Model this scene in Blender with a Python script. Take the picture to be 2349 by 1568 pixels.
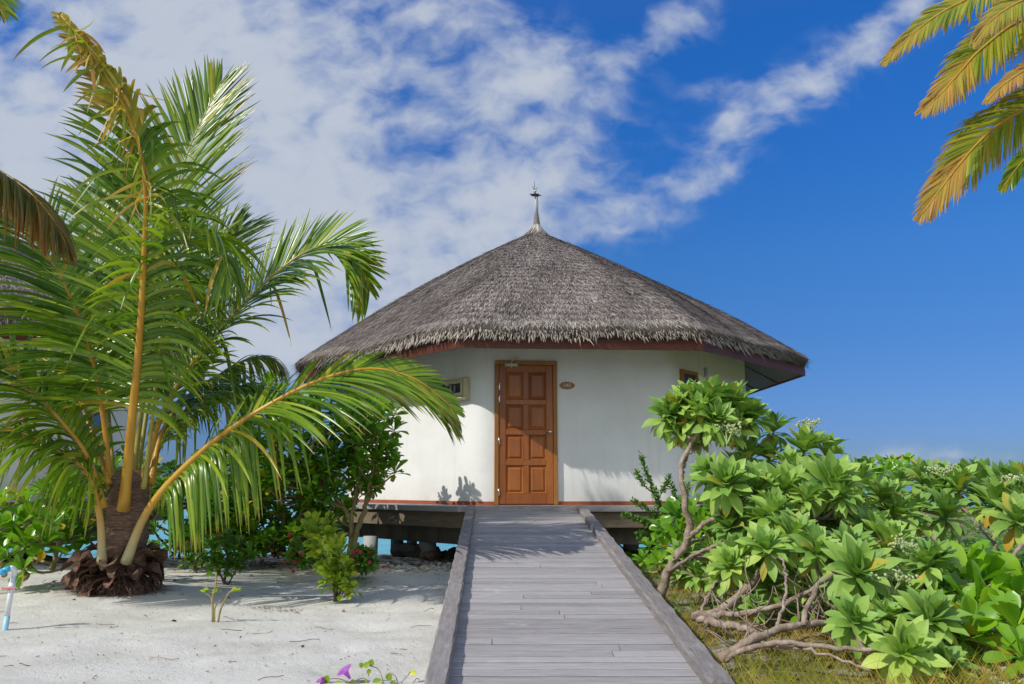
import bpy, math, random
import numpy as np
from mathutils import Vector
rng = np.random.default_rng(7)
random.seed(7)
R = math.radians
scene = bpy.context.scene
for o in list(bpy.data.objects):
    bpy.data.objects.remove(o)

# ------------------------------------------------------------------ camera
EYE = 1.08
FPX = 1860.0                      # focal length in pixels of a 2349 px wide frame
PITCH = R(10.1)
cam = bpy.data.cameras.new('camera')
cam.sensor_width = 36.0
cam.lens = FPX / 2349 * 36.0
cam.clip_start = 0.05
cam.clip_end = 20000
camo = bpy.data.objects.new('camera', cam)
scene.collection.objects.link(camo)
camo.location = (0, 0, EYE)
camo.rotation_euler = (math.pi / 2 + PITCH, 0, 0)
scene.camera = camo

# ------------------------------------------------------------------ light
SUN_AZ = (-math.sin(R(57)), -math.cos(R(57)))      # towards the sun, horizontally
SUN_EL = R(40)
sd = bpy.data.lights.new('sun', 'SUN')
sd.energy = 3.55
sd.angle = R(0.6)
sd.color = (1.0, 0.955, 0.88)
so = bpy.data.objects.new('sun', sd)
scene.collection.objects.link(so)
sv = Vector((SUN_AZ[0] * math.cos(SUN_EL), SUN_AZ[1] * math.cos(SUN_EL), math.sin(SUN_EL)))
so.rotation_euler = sv.to_track_quat('Z', 'Y').to_euler()

scene.view_settings.view_transform = 'Standard'
scene.view_settings.look = 'None'
scene.view_settings.exposure = 0.0
scene.view_settings.gamma = 1.0
scene.cycles.max_bounces = 6
scene.cycles.transparent_max_bounces = 6
scene.cycles.use_denoising = True


# ------------------------------------------------------------------ node helpers
class NT:
    def __init__(s, tree):
        s.t = tree; s.n = tree.nodes; s.l = tree.links

    def node(s, kind, ins=None, **props):
        n = s.n.new(kind)
        for k, v in props.items():
            setattr(n, k, v)
        for k, v in (ins or {}).items():
            s.put(n.inputs[k], v)
        return n

    def put(s, sock, v):
        if isinstance(v, bpy.types.Node):
            v = next(o for o in v.outputs if o.enabled)
        if isinstance(v, bpy.types.NodeSocket):
            s.l.new(v, sock)
        else:
            if hasattr(sock.default_value, '__len__') and not hasattr(v, '__len__'):
                v = (v,) * len(sock.default_value)
            if hasattr(v, '__len__') and len(v) == 3 and len(sock.default_value) == 4:
                v = (*v, 1)
            sock.default_value = v

    def m(s, op, a, b=0.0, c=0.0, clamp=False):
        n = s.n.new('ShaderNodeMath'); n.operation = op; n.use_clamp = clamp
        for i, v in enumerate((a, b, c)):
            s.put(n.inputs[i], v)
        return n.outputs[0]

    def vm(s, op, a, b=(0, 0, 0), out=0):
        n = s.n.new('ShaderNodeVectorMath'); n.operation = op
        s.put(n.inputs[0], a); s.put(n.inputs[1], b)
        return n.outputs[out]

    def noise(s, vec, scale, detail=4, rough=0.55, dist=0.0, out='Fac'):
        n = s.node('ShaderNodeTexNoise', {'Scale': scale, 'Detail': detail, 'Roughness': rough, 'Distortion': dist})
        if vec is not None:
            s.put(n.inputs['Vector'], vec)
        return n.outputs[out]

    def mapv(s, vec, scale=(1, 1, 1), rot=(0, 0, 0), loc=(0, 0, 0)):
        n = s.node('ShaderNodeMapping', {'Scale': scale, 'Rotation': rot, 'Location': loc})
        s.put(n.inputs['Vector'], vec)
        return n.outputs[0]

    def ramp(s, fac, stops, interp='LINEAR'):
        n = s.n.new('ShaderNodeValToRGB'); n.color_ramp.interpolation = interp
        e = n.color_ramp.elements
        while len(e) < len(stops):
            e.new(0.5)
        for i, (p, c) in enumerate(stops):
            e[i].position = p
            e[i].color = (*c, 1) if hasattr(c, '__len__') else (c, c, c, 1)
        s.put(n.inputs[0], fac)
        return n.outputs[0]

    def mix(s, fac, a, b, mode='MIX'):
        n = s.n.new('ShaderNodeMix'); n.data_type = 'RGBA'; n.blend_type = mode
        s.put(n.inputs[0], fac); s.put(n.inputs[6], a); s.put(n.inputs[7], b)
        return n.outputs[2]

    def mrange(s, v, a, b, c=0.0, d=1.0, smooth=False):
        n = s.n.new('ShaderNodeMapRange')
        if smooth:
            n.interpolation_type = 'SMOOTHSTEP'
        for i, x in enumerate((v, a, b, c, d)):
            s.put(n.inputs[i], x)
        return n.outputs[0]

    def bump(s, h, strength=0.3, dist=0.01):
        return s.node('ShaderNodeBump', {'Height': h, 'Strength': strength, 'Distance': dist}).outputs[0]


def new_mat(name):
    m = bpy.data.materials.new(name); m.use_nodes = True
    nt = NT(m.node_tree)
    return m, nt, nt.n['Principled BSDF']


def px_dir(px, py):
    x = (px - 1174.5) / FPX; v = -(py - 784) / FPX
    c, s = math.cos(PITCH), math.sin(PITCH)
    d = Vector((x, c - v * s, s + v * c))
    return d


def P(px, py, y):
    d = px_dir(px, py)
    return Vector((d.x * y / d.y, y, EYE + d.z * y / d.y))


def G(px, py, z=0.0):
    d = px_dir(px, py)
    k = (z - EYE) / d.z
    return Vector((d.x * k, d.y * k, z))


# ------------------------------------------------------------------ sky
world = bpy.data.worlds.new('World'); scene.world = world; world.use_nodes = True
w = NT(world.node_tree)
bg = w.n['Background']
sky = w.node('ShaderNodeTexSky', sky_type='NISHITA', sun_disc=False)
sky.sun_elevation = SUN_EL
sky.sun_rotation = math.atan2(SUN_AZ[0], SUN_AZ[1])
sky.air_density = 1.0; sky.dust_density = 0.3; sky.ozone_density = 2.5; sky.altitude = 0
gen = w.node('ShaderNodeTexCoord').outputs['Generated']
sep = w.node('ShaderNodeSeparateXYZ', {'Vector': gen})
yy = w.m('MAXIMUM', sep.outputs[1], 0.05)
u = w.m('DIVIDE', sep.outputs[0], yy)
v = w.m('DIVIDE', sep.outputs[2], yy)
uv = w.node('ShaderNodeCombineXYZ', {'X': u, 'Y': v, 'Z': 0.0}).outputs[0]
# direction of each cloud bank (azimuth / height seen over the sea), half sizes and tilt
banks = [(450, 180, 520, 330, 0, 1.0), (60, 420, 330, 330, 0, .85), (760, 520, 330, 330, 20, .8),
         (1230, 400, 230, 150, 35, .52), (1230, 170, 170, 130, 0, .50), (1500, 90, 190, 55, 30, .52), (1020, 30, 170, 70, -10, .5),
         (1780, 235, 250, 78, 33, .49), (2010, 80, 190, 56, 36, .54), (1540, 440, 240, 44, 16, .40),
         (1440, 520, 110, 45, 10, .34), (1030, 560, 260, 130, 10, .58), (620, 780, 260, 150, 0, .62), (2150, 1040, 300, 26, 0, .24), (1680, 195, 110, 32, 0, .32)]
mask = None
warp = w.noise(w.mapv(gen, (6, 6, 6)), 1.0, 4, .6, out='Color')
wv = w.vm('SCALE', w.vm('SUBTRACT', warp, (.5, .5, .5)), (0, 0, 0)); wv.node.inputs['Scale'].default_value = 0.09
uvw = w.vm('ADD', uv, wv)
for (bx, by, rx, ry, rot, wt) in banks:
    d = px_dir(bx, by); cu, cv = d.x / d.y, d.z / d.y
    q = w.vm('SUBTRACT', uvw, (cu, cv, 0))
    a = R(rot)
    du = w.vm('DOT_PRODUCT', q, (math.cos(a) * FPX / rx, math.sin(a) * FPX / rx, 0), 1)
    dv = w.vm('DOT_PRODUCT', q, (-math.sin(a) * FPX / ry, math.cos(a) * FPX / ry, 0), 1)
    r2 = w.m('ADD', w.m('MULTIPLY', du, du), w.m('MULTIPLY', dv, dv))
    g = w.m('MULTIPLY', w.m('POWER', 2.718, w.m('MULTIPLY', r2, -1.1)), wt)
    mask = g if mask is None else w.m('SUBTRACT', w.m('ADD', mask, g), w.m('MULTIPLY', mask, g))
n1 = w.noise(w.mapv(uvw, (5.5, 7.5, 1), (0, 0, R(25))), 1.0, 8, .58)
n2 = w.noise(w.mapv(uvw, (17, 24, 1), (0, 0, R(-20)), (3, 1, 0)), 1.0, 4, .5)
nn = w.m('ADD', w.m('MULTIPLY', n1, .52), w.m('MULTIPLY', n2, .48))
nn = w.m('ADD', w.m('MULTIPLY', w.m('SUBTRACT', nn, .5), 1.7), .5)
dens = w.m('ADD', nn, w.m('MULTIPLY', mask, .62))
cov = w.mrange(dens, .48, 1.06, 0, 1, True)
cov = w.m('MULTIPLY', cov, w.mrange(mask, .02, .25, 0, 1))
cov = w.m('MULTIPLY', cov, .97)
hs = w.node('ShaderNodeHueSaturation', {'Hue': .512, 'Saturation': 1.32, 'Value': 1.0, 'Color': sky.outputs[0]})
# the air thins out upward: keep the deep blue of the photograph's zenith
elev = w.mrange(sep.outputs[2], 0.0, 0.55, 0, 1)
skyc = w.mix(1.0, hs.outputs[0], w.ramp(elev, [(0, (.20, .30, .62)), (.11, (.225, .33, .65)), (.30, (.33, .50, .71)), (.49, (.42, .70, .87)), (.73, (.39, .84, 1.08)), (.92, (.42, .96, 1.2)), (1, (.8, 1.05, 1.25))]), 'MULTIPLY')
cloudc = w.mix(w.noise(w.mapv(uvw, (9, 12, 1)), 1.0, 5, .6), (3.6, 4.1, 4.95), (4.3, 4.65, 5.25))
col = w.mix(cov, skyc, cloudc)
# broken bright cloud added behind the camera, out of view, to fill the shadows
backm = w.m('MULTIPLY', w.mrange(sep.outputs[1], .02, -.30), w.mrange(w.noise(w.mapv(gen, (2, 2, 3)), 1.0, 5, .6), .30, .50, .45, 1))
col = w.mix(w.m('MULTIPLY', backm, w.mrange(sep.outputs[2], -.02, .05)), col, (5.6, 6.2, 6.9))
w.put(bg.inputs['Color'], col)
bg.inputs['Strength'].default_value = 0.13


# ------------------------------------------------------------------ mesh helpers
def setp(o, label=None, cat=None, group=None, kind=None):
    if label: o['label'] = label
    if cat: o['category'] = cat
    if group: o['group'] = group
    if kind: o['kind'] = kind
    return o


def thing(name, loc, label, cat, group=None):
    o = bpy.data.objects.new(name, None)
    o.empty_display_size = .2
    scene.collection.objects.link(o); o.location = loc
    return setp(o, label, cat, group)


def loc_of(parent):
    v = Vector((0, 0, 0))
    while parent is not None:
        v += Vector(parent.location); parent = parent.parent
    return v


class MB:
    """collects world-space geometry, builds one mesh object with origin at the parent's"""
    def __init__(s):
        s.v = []; s.f = []; s.mi = []; s.col = []; s.n = 0; s.mats = []; s.smooth = []

    def slot(s, m):
        if m not in s.mats: s.mats.append(m)
        return s.mats.index(m)

    def add(s, verts, faces, m, col=None, smooth=False):
        verts = np.asarray(verts, float).reshape(-1, 3)
        k = s.slot(m)
        s.v.append(verts)
        c = np.zeros((len(verts), 4)); c[:, 0] = .5
        if col is not None: c[:] = col
        s.col.append(c)
        for f in (faces if isinstance(faces, list) else [faces]):
            f = np.asarray(f, dtype=np.int64)
            if f.ndim == 1: f = f[None]
            s.f.append(f + s.n); s.mi.append(np.full(len(f), k)); s.smooth.append(np.full(len(f), smooth))
        s.n += len(verts)

    def box(s, c, size, m, rz=0.0, col=None, bevel=0.0, axes=None):
        hx, hy, hz = [a / 2 for a in size]
        if axes is None:
            X = np.array([math.cos(rz), math.sin(rz), 0]); Y = np.array([-math.sin(rz), math.cos(rz), 0]); Z = np.array([0, 0, 1.])
        else:
            X, Y, Z = [np.array(a, float) for a in axes]
        c = np.array(c, float)
        if bevel <= 0:
            pts = [c + X * a * hx + Y * b * hy + Z * d * hz for d in (-1, 1) for b in (-1, 1) for a in (-1, 1)]
            fs = np.array([[0, 2, 3, 1], [4, 5, 7, 6], [0, 1, 5, 4], [2, 6, 7, 3], [0, 4, 6, 2], [1, 3, 7, 5]])
            s.add(pts, fs, m, col)
        else:
            b = min(bevel, hx * .9, hy * .9, hz * .9)
            pts = []
            rings = [(-hz, hx - b, hy - b), (-hz + b, hx, hy), (hz - b, hx, hy), (hz, hx - b, hy - b)]
            for (z, ax, ay) in rings:
                bb = b if ax == hx else b * .4
                for (sx, sy) in ((1, 1), (-1, 1), (-1, -1), (1, -1)):
                    q = [(ax, ay - bb), (ax - bb, ay)] if sx * sy > 0 else [(ax - bb, ay), (ax, ay - bb)]
                    for (qx, qy) in q: pts.append(c + X * sx * qx + Y * sy * qy + Z * z)
            fs = []
            for r in range(3):
                for i in range(8):
                    j = (i + 1) % 8
                    fs.append([r * 8 + i, r * 8 + j, r * 8 + 8 + j, r * 8 + 8 + i])
            s.add(pts, [np.array(fs), np.array([list(range(7, -1, -1))]), np.array([list(range(24, 32))])], m, col)

    def tube(s, pts, rad, m, sides=8, col=None, cap=True, smooth=True, squash=None):
        pts = np.array([tuple(p) for p in pts], float); n = len(pts)
        rad = np.broadcast_to(np.asarray(rad, float), (n,))
        T = np.gradient(pts, axis=0); T /= np.linalg.norm(T, axis=1)[:, None] + 1e-9
        ref = np.array([0, 0, 1.]) if abs(T[0][2]) < .9 else np.array([1., 0, 0])
        A = np.cross(T[0], ref); A /= np.linalg.norm(A)
        V = []
        ang = np.linspace(0, 2 * np.pi, sides, endpoint=False)
        for i in range(n):
            A = A - T[i] * A.dot(T[i]); A /= np.linalg.norm(A) + 1e-9
            B = np.cross(T[i], A)
            V.append(pts[i] + rad[i] * (np.cos(ang)[:, None] * A + np.sin(ang)[:, None] * B))
        V = np.concatenate(V)
        fs = []
        for i in range(n - 1):
            for j in range(sides):
                k = (j + 1) % sides
                fs.append([i * sides + j, i * sides + k, (i + 1) * sides + k, (i + 1) * sides + j])
        F = [np.array(fs)]
        if cap:
            F += [np.array([list(range(sides - 1, -1, -1))]), np.array([list(range((n - 1) * sides, n * sides))])]
        s.add(V, F, m, col, smooth)

    def blob(s, c, r, m, seed=0, rough=.25, seg=12, rings=8, col=None, smooth=True, rz=0.):
        """an irregular rounded lump (pebble, rock, husk)"""
        rg = np.random.default_rng(seed)
        a = np.linspace(0, 2 * np.pi, seg, endpoint=False); b = np.linspace(-np.pi / 2, np.pi / 2, rings)
        A, B = np.meshgrid(a, b)
        d = np.stack([np.cos(B) * np.cos(A), np.cos(B) * np.sin(A), np.sin(B)], -1)
        k = np.ones(A.shape)
        for _ in range(5):
            q = rg.normal(size=3) * 2.2
            k += rough * .45 * np.sin(d @ q + rg.uniform(0, 6))
        V = d * k[..., None] * np.array(r)
        cz, sz = math.cos(rz), math.sin(rz)
        V = np.stack([V[..., 0] * cz - V[..., 1] * sz, V[..., 0] * sz + V[..., 1] * cz, V[..., 2]], -1) + np.array(tuple(c))
        fs = []
        for i in range(rings - 1):
            for j in range(seg):
                q = (j + 1) % seg
                fs.append([i * seg + j, i * seg + q, (i + 1) * seg + q, (i + 1) * seg + j])
        s.add(V.reshape(-1, 3), np.array(fs), m, col, smooth)

    def build(s, name, parent=None, origin=None):
        V = np.concatenate(s.v)
        off = loc_of(parent) if parent is not None else Vector(origin or (0, 0, 0))
        V = V - np.array(off)
        me = bpy.data.meshes.new(name)
        nl = sum(f.size for f in s.f); nf = sum(len(f) for f in s.f)
        me.vertices.add(len(V)); me.vertices.foreach_set('co', V.astype(np.float32).ravel())
        me.loops.add(nl); me.loops.foreach_set('vertex_index', np.concatenate([f.ravel() for f in s.f]).astype(np.int32))
        tot = np.concatenate([np.full(len(f), f.shape[1]) for f in s.f]).astype(np.int32)
        st = np.concatenate([[0], np.cumsum(tot)[:-1]]).astype(np.int32)
        me.polygons.add(nf); me.polygons.foreach_set('loop_start', st)
        me.polygons.foreach_set('loop_total', tot)
        me.polygons.foreach_set('material_index', np.concatenate(s.mi).astype(np.int32))
        me.polygons.foreach_set('use_smooth', np.concatenate(s.smooth).astype(bool))
        for m in s.mats: me.materials.append(m)
        at = me.color_attributes.new('lf', 'FLOAT_COLOR', 'POINT')
        at.data.foreach_set('color', np.concatenate(s.col).astype(np.float32).ravel())
        me.update(calc_edges=True); me.validate(clean_customdata=False)
        o = bpy.data.objects.new(name, me); scene.collection.objects.link(o)
        if parent is not None: o.parent = parent
        else: o.location = off
        return o


def nrm(a):
    return a / (np.linalg.norm(a, axis=-1, keepdims=True) + 1e-9)


def blades(mb, m, Po, D, U, L, W, prof, droop=0., curl=0., fold=.2, rnd=None, dry=None, wave=0., kink=None, smooth=True):
    """many leaf blades at once. prof: half widths along the blade (0..1); colour = (random, t, edge, dry)"""
    Po = np.asarray(Po, float); N = len(Po)
    if N == 0: return
    D = nrm(np.asarray(D, float)); U = np.asarray(U, float)
    L = np.broadcast_to(L, (N,)).astype(float); W = np.broadcast_to(W, (N,)).astype(float)
    droop = np.broadcast_to(droop, (N,)).astype(float); curl = np.broadcast_to(curl, (N,)).astype(float)
    prof = np.asarray(prof, float); K = len(prof)
    S = nrm(np.cross(D, U)); U = nrm(np.cross(S, D))
    t = np.linspace(0, 1, K)
    kk = np.zeros((N, K))
    if kink is not None:
        kp, ka = kink
        kk = ka[:, None] / (1 + np.exp(-(t[None] - kp[:, None]) * 22))
    dirs = D[:, None] + (droop[:, None] * t[None] ** 1.3 + kk)[..., None] * np.array([0, 0, -1.]) - (curl[:, None] * t[None])[..., None] * U[:, None]
    dirs = nrm(dirs)
    mid = (dirs[:, 1:] + dirs[:, :-1]) / 2 * (L[:, None] / (K - 1))[..., None]
    pos = np.concatenate([Po[:, None], Po[:, None] + np.cumsum(mid, 1)], 1)
    Sx = S[:, None] - dirs * np.sum(dirs * S[:, None], -1, keepdims=True); Sx = nrm(Sx)
    Nn = np.cross(Sx, dirs)
    hw = (W[:, None] * prof[None])
    wv = 0
    if wave:
        wv = (np.sin(t[None] * 9 + rng.uniform(0, 6, (N, 1))) * wave * hw)[..., None] * Nn
    e = Sx * hw[..., None]; up = Nn * (hw * fold)[..., None]
    V = np.stack([pos - e + up + wv, pos, pos + e + up - wv], 2)       # N,K,3,3
    idx = np.arange(N * K * 3).reshape(N, K, 3)
    q1 = np.stack([idx[:, :-1, 0], idx[:, :-1, 1], idx[:, 1:, 1], idx[:, 1:, 0]], -1)
    q2 = np.stack([idx[:, :-1, 1], idx[:, :-1, 2], idx[:, 1:, 2], idx[:, 1:, 1]], -1)
    F = np.concatenate([q1.reshape(-1, 4), q2.reshape(-1, 4)])
    rnd = rng.uniform(0, 1, N) if rnd is None else np.broadcast_to(rnd, (N,))
    dry = np.zeros(N) if dry is None else np.broadcast_to(dry, (N,))
    C = np.zeros((N, K, 3, 4)); C[..., 0] = rnd[:, None, None]; C[..., 1] = t[None, :, None]
    C[..., 0::2, 2] = 0; C[:, :, 0, 2] = 1; C[:, :, 2, 2] = 1; C[:, :, 1, 2] = 0
    C[..., 3] = dry[:, None, None]
    mb.add(V.reshape(-1, 3), F, m, C.reshape(-1, 4), smooth)


LANCE = [.25, .7, .95, 1., .9, .7, .42, .03]
OBOV = [.16, .22, .45, .78, .98, .98, .66, .05]
OCTO = [.14, .30, .58, .86, 1., .90, .56, .04]
SPOON = [.14, .18, .34, .62, .88, 1.02, .95, .3]
OVATE = [.1, .6, .95, 1., .85, .55, .05]
STRAP = [.55, .9, 1., 1., .95, .85, .65, .4, .04]


def leaf_mat(name, stops, tip, dryc, rib, rough=.4, trans=.3, rib_w=.12, spec=.5, tipfrom=.8, edge=None, tcol=None, bumps=0.0):
    m, nt, b = new_mat(name)
    at = nt.node('ShaderNodeAttribute', attribute_name='lf')
    sp = nt.node('ShaderNodeSeparateColor', {'Color': at.outputs['Color']})
    co = nt.node('ShaderNodeTexCoord').outputs['Object']
    nz = nt.noise(co, 9.0, 3, .6)
    rr = nt.m('ADD', nt.m('MULTIPLY', sp.outputs[0], .8), nt.m('MULTIPLY', nz, .25))
    c = nt.ramp(rr, stops)
    tipn = nt.m('ADD', sp.outputs[1], nt.m('MULTIPLY', nt.m('SUBTRACT', nt.noise(co, 25.0, 2), .5), .3))
    c = nt.mix(nt.mrange(tipn, tipfrom, 1.05), c, (*tip, 1))
    c = nt.mix(nt.mrange(sp.outputs[2], rib_w, 0.0, 0, .85), c, (*rib, 1))
    if edge is not None:
        c = nt.mix(nt.mrange(sp.outputs[2], .86, 1.0, 0, .6), c, (*edge, 1))
    dr = nt.m('ADD', at.outputs['Alpha'], nt.m('MULTIPLY', nt.m('SUBTRACT', nt.noise(co, 6.0, 3), .5), .5))
    dr = nt.m('MULTIPLY', nt.mrange(dr, .15, .75), nt.mrange(at.outputs['Alpha'], 0, .1))
    dc = nt.ramp(nt.m('ADD', nt.m('MULTIPLY', sp.outputs[0], .6), nt.m('MULTIPLY', sp.outputs[1], .45)), dryc)
    c = nt.mix(dr, c, dc)
    nt.put(b.inputs['Base Color'], c)
    b.inputs['Roughness'].default_value = rough
    b.inputs['Specular IOR Level'].default_value = spec
    if bumps:
        nt.put(b.inputs['Normal'], nt.bump(nt.noise(co, 60.0, 2), bumps, .004))
    tr = nt.node('ShaderNodeBsdfTranslucent')
    nt.put(tr.inputs[0], nt.mix(1.0, c, tcol or (1.25, 1.35, .55, 1), 'MULTIPLY'))
    mx = nt.node('ShaderNodeMixShader', {0: trans, 1: b, 2: tr})
    nt.put(nt.n['Material Output'].inputs[0], mx)
    return m


def basic(name, stops, scale=5.0, detail=5, rough=.7, stretch=(1, 1, 1), bump=.2, bscale=None, bdist=.01, spec=.4, lfmix=0.0, metallic=0.):
    m, nt, b = new_mat(name)
    co = nt.node('ShaderNodeTexCoord').outputs['Object']
    mp = nt.mapv(co, stretch)
    f = nt.noise(mp, scale, detail, .6)
    if lfmix:
        at = nt.node('ShaderNodeAttribute', attribute_name='lf')
        sp = nt.node('ShaderNodeSeparateColor', {'Color': at.outputs['Color']})
        f = nt.m('ADD', nt.m('MULTIPLY', f, 1 - lfmix), nt.m('MULTIPLY', sp.outputs[0], lfmix))
    nt.put(b.inputs['Base Color'], nt.ramp(f, stops))
    b.inputs['Roughness'].default_value = rough
    b.inputs['Specular IOR Level'].default_value = spec
    b.inputs['Metallic'].default_value = metallic
    if bump:
        nt.put(b.inputs['Normal'], nt.bump(nt.noise(mp, bscale or scale * 4, 4), bump, bdist))
    return m


# ------------------------------------------------------------------ materials
M = {}
M['palm'] = leaf_mat('palm_leaf', [(.05, (.035, .10, .008)), (.4, (.10, .23, .012)), (.7, (.21, .35, .018)), (1., (.38, .46, .03))],
                     (.38, .26, .04), [(.2, (.50, .44, .03)), (.6, (.52, .36, .05)), (1, (.34, .18, .05))], (.42, .38, .06), .27, .42, .14, .5, tipfrom=.84, tcol=(1.3, 1.3, .4, 1))
M['palm_yellow'] = leaf_mat('yellowing_palm_leaf', [(.0, (.17, .27, .015)), (.5, (.36, .42, .03)), (1., (.60, .46, .05))],
                     (.34, .17, .08), [(.2, (.66, .44, .07)), (.6, (.62, .32, .07)), (1, (.34, .18, .12))], (.5, .38, .06), .35, .42, .14, .6, tipfrom=.66)
M['palm_olive'] = leaf_mat('olive_palm_leaf', [(.0, (.06, .08, .012)), (.5, (.10, .11, .015)), (1., (.18, .13, .02))],
                     (.30, .12, .03), [(.2, (.32, .22, .03)), (.6, (.34, .14, .03)), (1, (.20, .07, .03))], (.3, .2, .05), .4, .25, .1, .4, tipfrom=.6)
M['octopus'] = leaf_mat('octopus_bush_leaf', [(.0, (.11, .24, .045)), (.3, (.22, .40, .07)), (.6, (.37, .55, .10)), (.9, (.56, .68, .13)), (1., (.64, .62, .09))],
                     (.28, .38, .17), [(.2, (.62, .50, .06)), (.7, (.60, .40, .05)), (1, (.45, .28, .06))], (.30, .40, .14), .5, .26, .10, .35, edge=(.30, .42, .22), tipfrom=.9, tcol=(1.2, 1.25, .6, 1), bumps=.3)
M['scaevola'] = leaf_mat('naupaka_leaf', [(.0, (.06, .18, .010)), (.4, (.14, .33, .016)), (.75, (.24, .46, .02)), (.95, (.38, .55, .03)), (1., (.56, .52, .05))],
                     (.16, .34, .03), [(.2, (.62, .50, .04)), (.7, (.60, .36, .04)), (1, (.5, .22, .04))], (.22, .38, .06), .27, .3, .07, .6, tipfrom=.95)
M['smallleaf'] = leaf_mat('small_shrub_leaf', [(.0, (.05, .14, .012)), (.5, (.10, .25, .02)), (1., (.20, .36, .03))],
                     (.2, .28, .05), [(.2, (.5, .4, .05)), (1, (.4, .2, .05))], (.1, .2, .04), .35, .25, .06, .5)
M['croton'] = leaf_mat('yellow_green_leaf', [(.0, (.13, .26, .02)), (.5, (.28, .42, .03)), (1., (.58, .60, .05))],
                     (.4, .42, .05), [(.2, (.6, .45, .05)), (1, (.5, .25, .05))], (.42, .45, .1), .4, .35, .08, .4)
M['grassleaf'] = leaf_mat('dry_grass_leaf', [(.0, (.14, .21, .02)), (.3, (.30, .30, .04)), (.6, (.52, .38, .08)), (1., (.60, .27, .07))],
                     (.5, .32, .1), [(.2, (.5, .4, .1)), (1, (.5, .3, .1))], (.3, .3, .08), .6, .25, .05, .2)
M['rachis'] = basic('orange_midrib', [(.3, (.42, .20, .02)), (.55, (.55, .30, .035)), (.75, (.46, .36, .07))], 6, 4, .38, (1, 1, .3), .1, 40, .004)
def pale_base(m):
    nt = NT(m.node_tree); b = nt.n['Principled BSDF']
    old = b.inputs['Base Color'].links[0].from_socket
    z = nt.node('ShaderNodeSeparateXYZ', {'Vector': nt.node('ShaderNodeTexCoord').outputs['Object']}).outputs[2]
    nt.put(b.inputs['Base Color'], nt.mix(nt.mrange(nt.m('ADD', z, nt.m('MULTIPLY', nt.noise(None, 9.0, 3), .15)), .98, .45), old, (.46, .43, .24, 1)))
pale_base(M['rachis'])
M['rachis_green'] = basic('green_midrib', [(.3, (.28, .24, .04)), (.7, (.42, .38, .10))], 6, 4, .4, (1, 1, .3), .1, 40, .004)
M['rachis_pale'] = basic('pale_petiole', [(.3, (.42, .40, .20)), (.7, (.55, .50, .28))], 6, 4, .4, (1, 1, .3), .1, 40, .004)
M['fibre'] = basic('palm_fibre', [(.25, (.10, .060, .040)), (.5, (.25, .155, .105)), (.75, (.42, .29, .20))], 5, 8, .9, (3, 3, 14), .8, 30, .02, .1)
M['husk'] = basic('dead_sheath', [(.25, (.07, .042, .034)), (.5, (.19, .115, .085)), (.8, (.38, .235, .16))], 7, 8, .9, (2, 2, 9), .7, 30, .02, .1)
M['bark'] = basic('grey_brown_bark', [(.3, (.16, .115, .085)), (.5, (.31, .235, .18)), (.75, (.48, .40, .33))], 16, 6, .85, (1, 1, 1), .7, 50, .012, .15)
M['bark_dark'] = basic('dark_bark', [(.3, (.06, .045, .03)), (.7, (.20, .15, .09))], 16, 6, .85, (1, 1, 1), .5, 50, .01, .15)
M['bark_tan'] = basic('tan_bark', [(.3, (.22, .17, .07)), (.7, (.42, .34, .15))], 16, 6, .75, (1, 1, 3), .5, 50, .01, .2)
M['thatch'] = None


def thatch_mat():
    m, nt, b = new_mat('thatch')
    at = nt.node('ShaderNodeAttribute', attribute_name='lf')
    sp = nt.node('ShaderNodeSeparateColor', {'Color': at.outputs['Color']})
    co = nt.node('ShaderNodeTexCoord').outputs['Object']
    f = nt.m('ADD', nt.m('MULTIPLY', sp.outputs[0], .62), nt.m('MULTIPLY', nt.noise(co, 1.6, 5, .65), .42))
    c = nt.ramp(f, [(.12, (.045, .036, .031)), (.4, (.155, .128, .112)), (.65, (.285, .24, .212)), (.95, (.54, .48, .43))])
    c = nt.mix(at.outputs['Alpha'], c, nt.ramp(sp.outputs[0], [(0, (.20, .165, .135)), (.5, (.40, .35, .295)), (1, (.64, .58, .50))]))
    nt.put(b.inputs['Base Color'], c)
    b.inputs['Roughness'].default_value = .85
    b.inputs['Specular IOR Level'].default_value = .25
    return m


M['thatch'] = thatch_mat()


def plaster():
    m, nt, b = new_mat('white_plaster')
    co = nt.node('ShaderNodeTexCoord').outputs['Object']
    f = nt.noise(co, 1.3, 6, .6)
    c = nt.ramp(f, [(.3, (.76, .76, .73)), (.6, (.85, .85, .825)), (.8, (.87, .87, .84))])
    st = nt.noise(nt.mapv(co, (7, 7, .35)), 1.0, 5, .6)
    c = nt.mix(nt.mrange(st, .56, .80, 0, .34), c, (.52, .49, .41))
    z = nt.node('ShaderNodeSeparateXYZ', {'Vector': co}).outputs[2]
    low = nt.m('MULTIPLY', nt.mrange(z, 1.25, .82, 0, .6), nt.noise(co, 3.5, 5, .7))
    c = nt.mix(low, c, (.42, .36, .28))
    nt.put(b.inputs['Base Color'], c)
    b.inputs['Roughness'].default_value = .75
    h = nt.m('ADD', nt.m('MULTIPLY', nt.noise(co, 3.0, 4), .8), nt.m('MULTIPLY', nt.noise(co, 60, 3), .12))
    nt.put(b.inputs['Normal'], nt.bump(h, .35, .03))
    return m


M['plaster'] = plaster()


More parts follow.
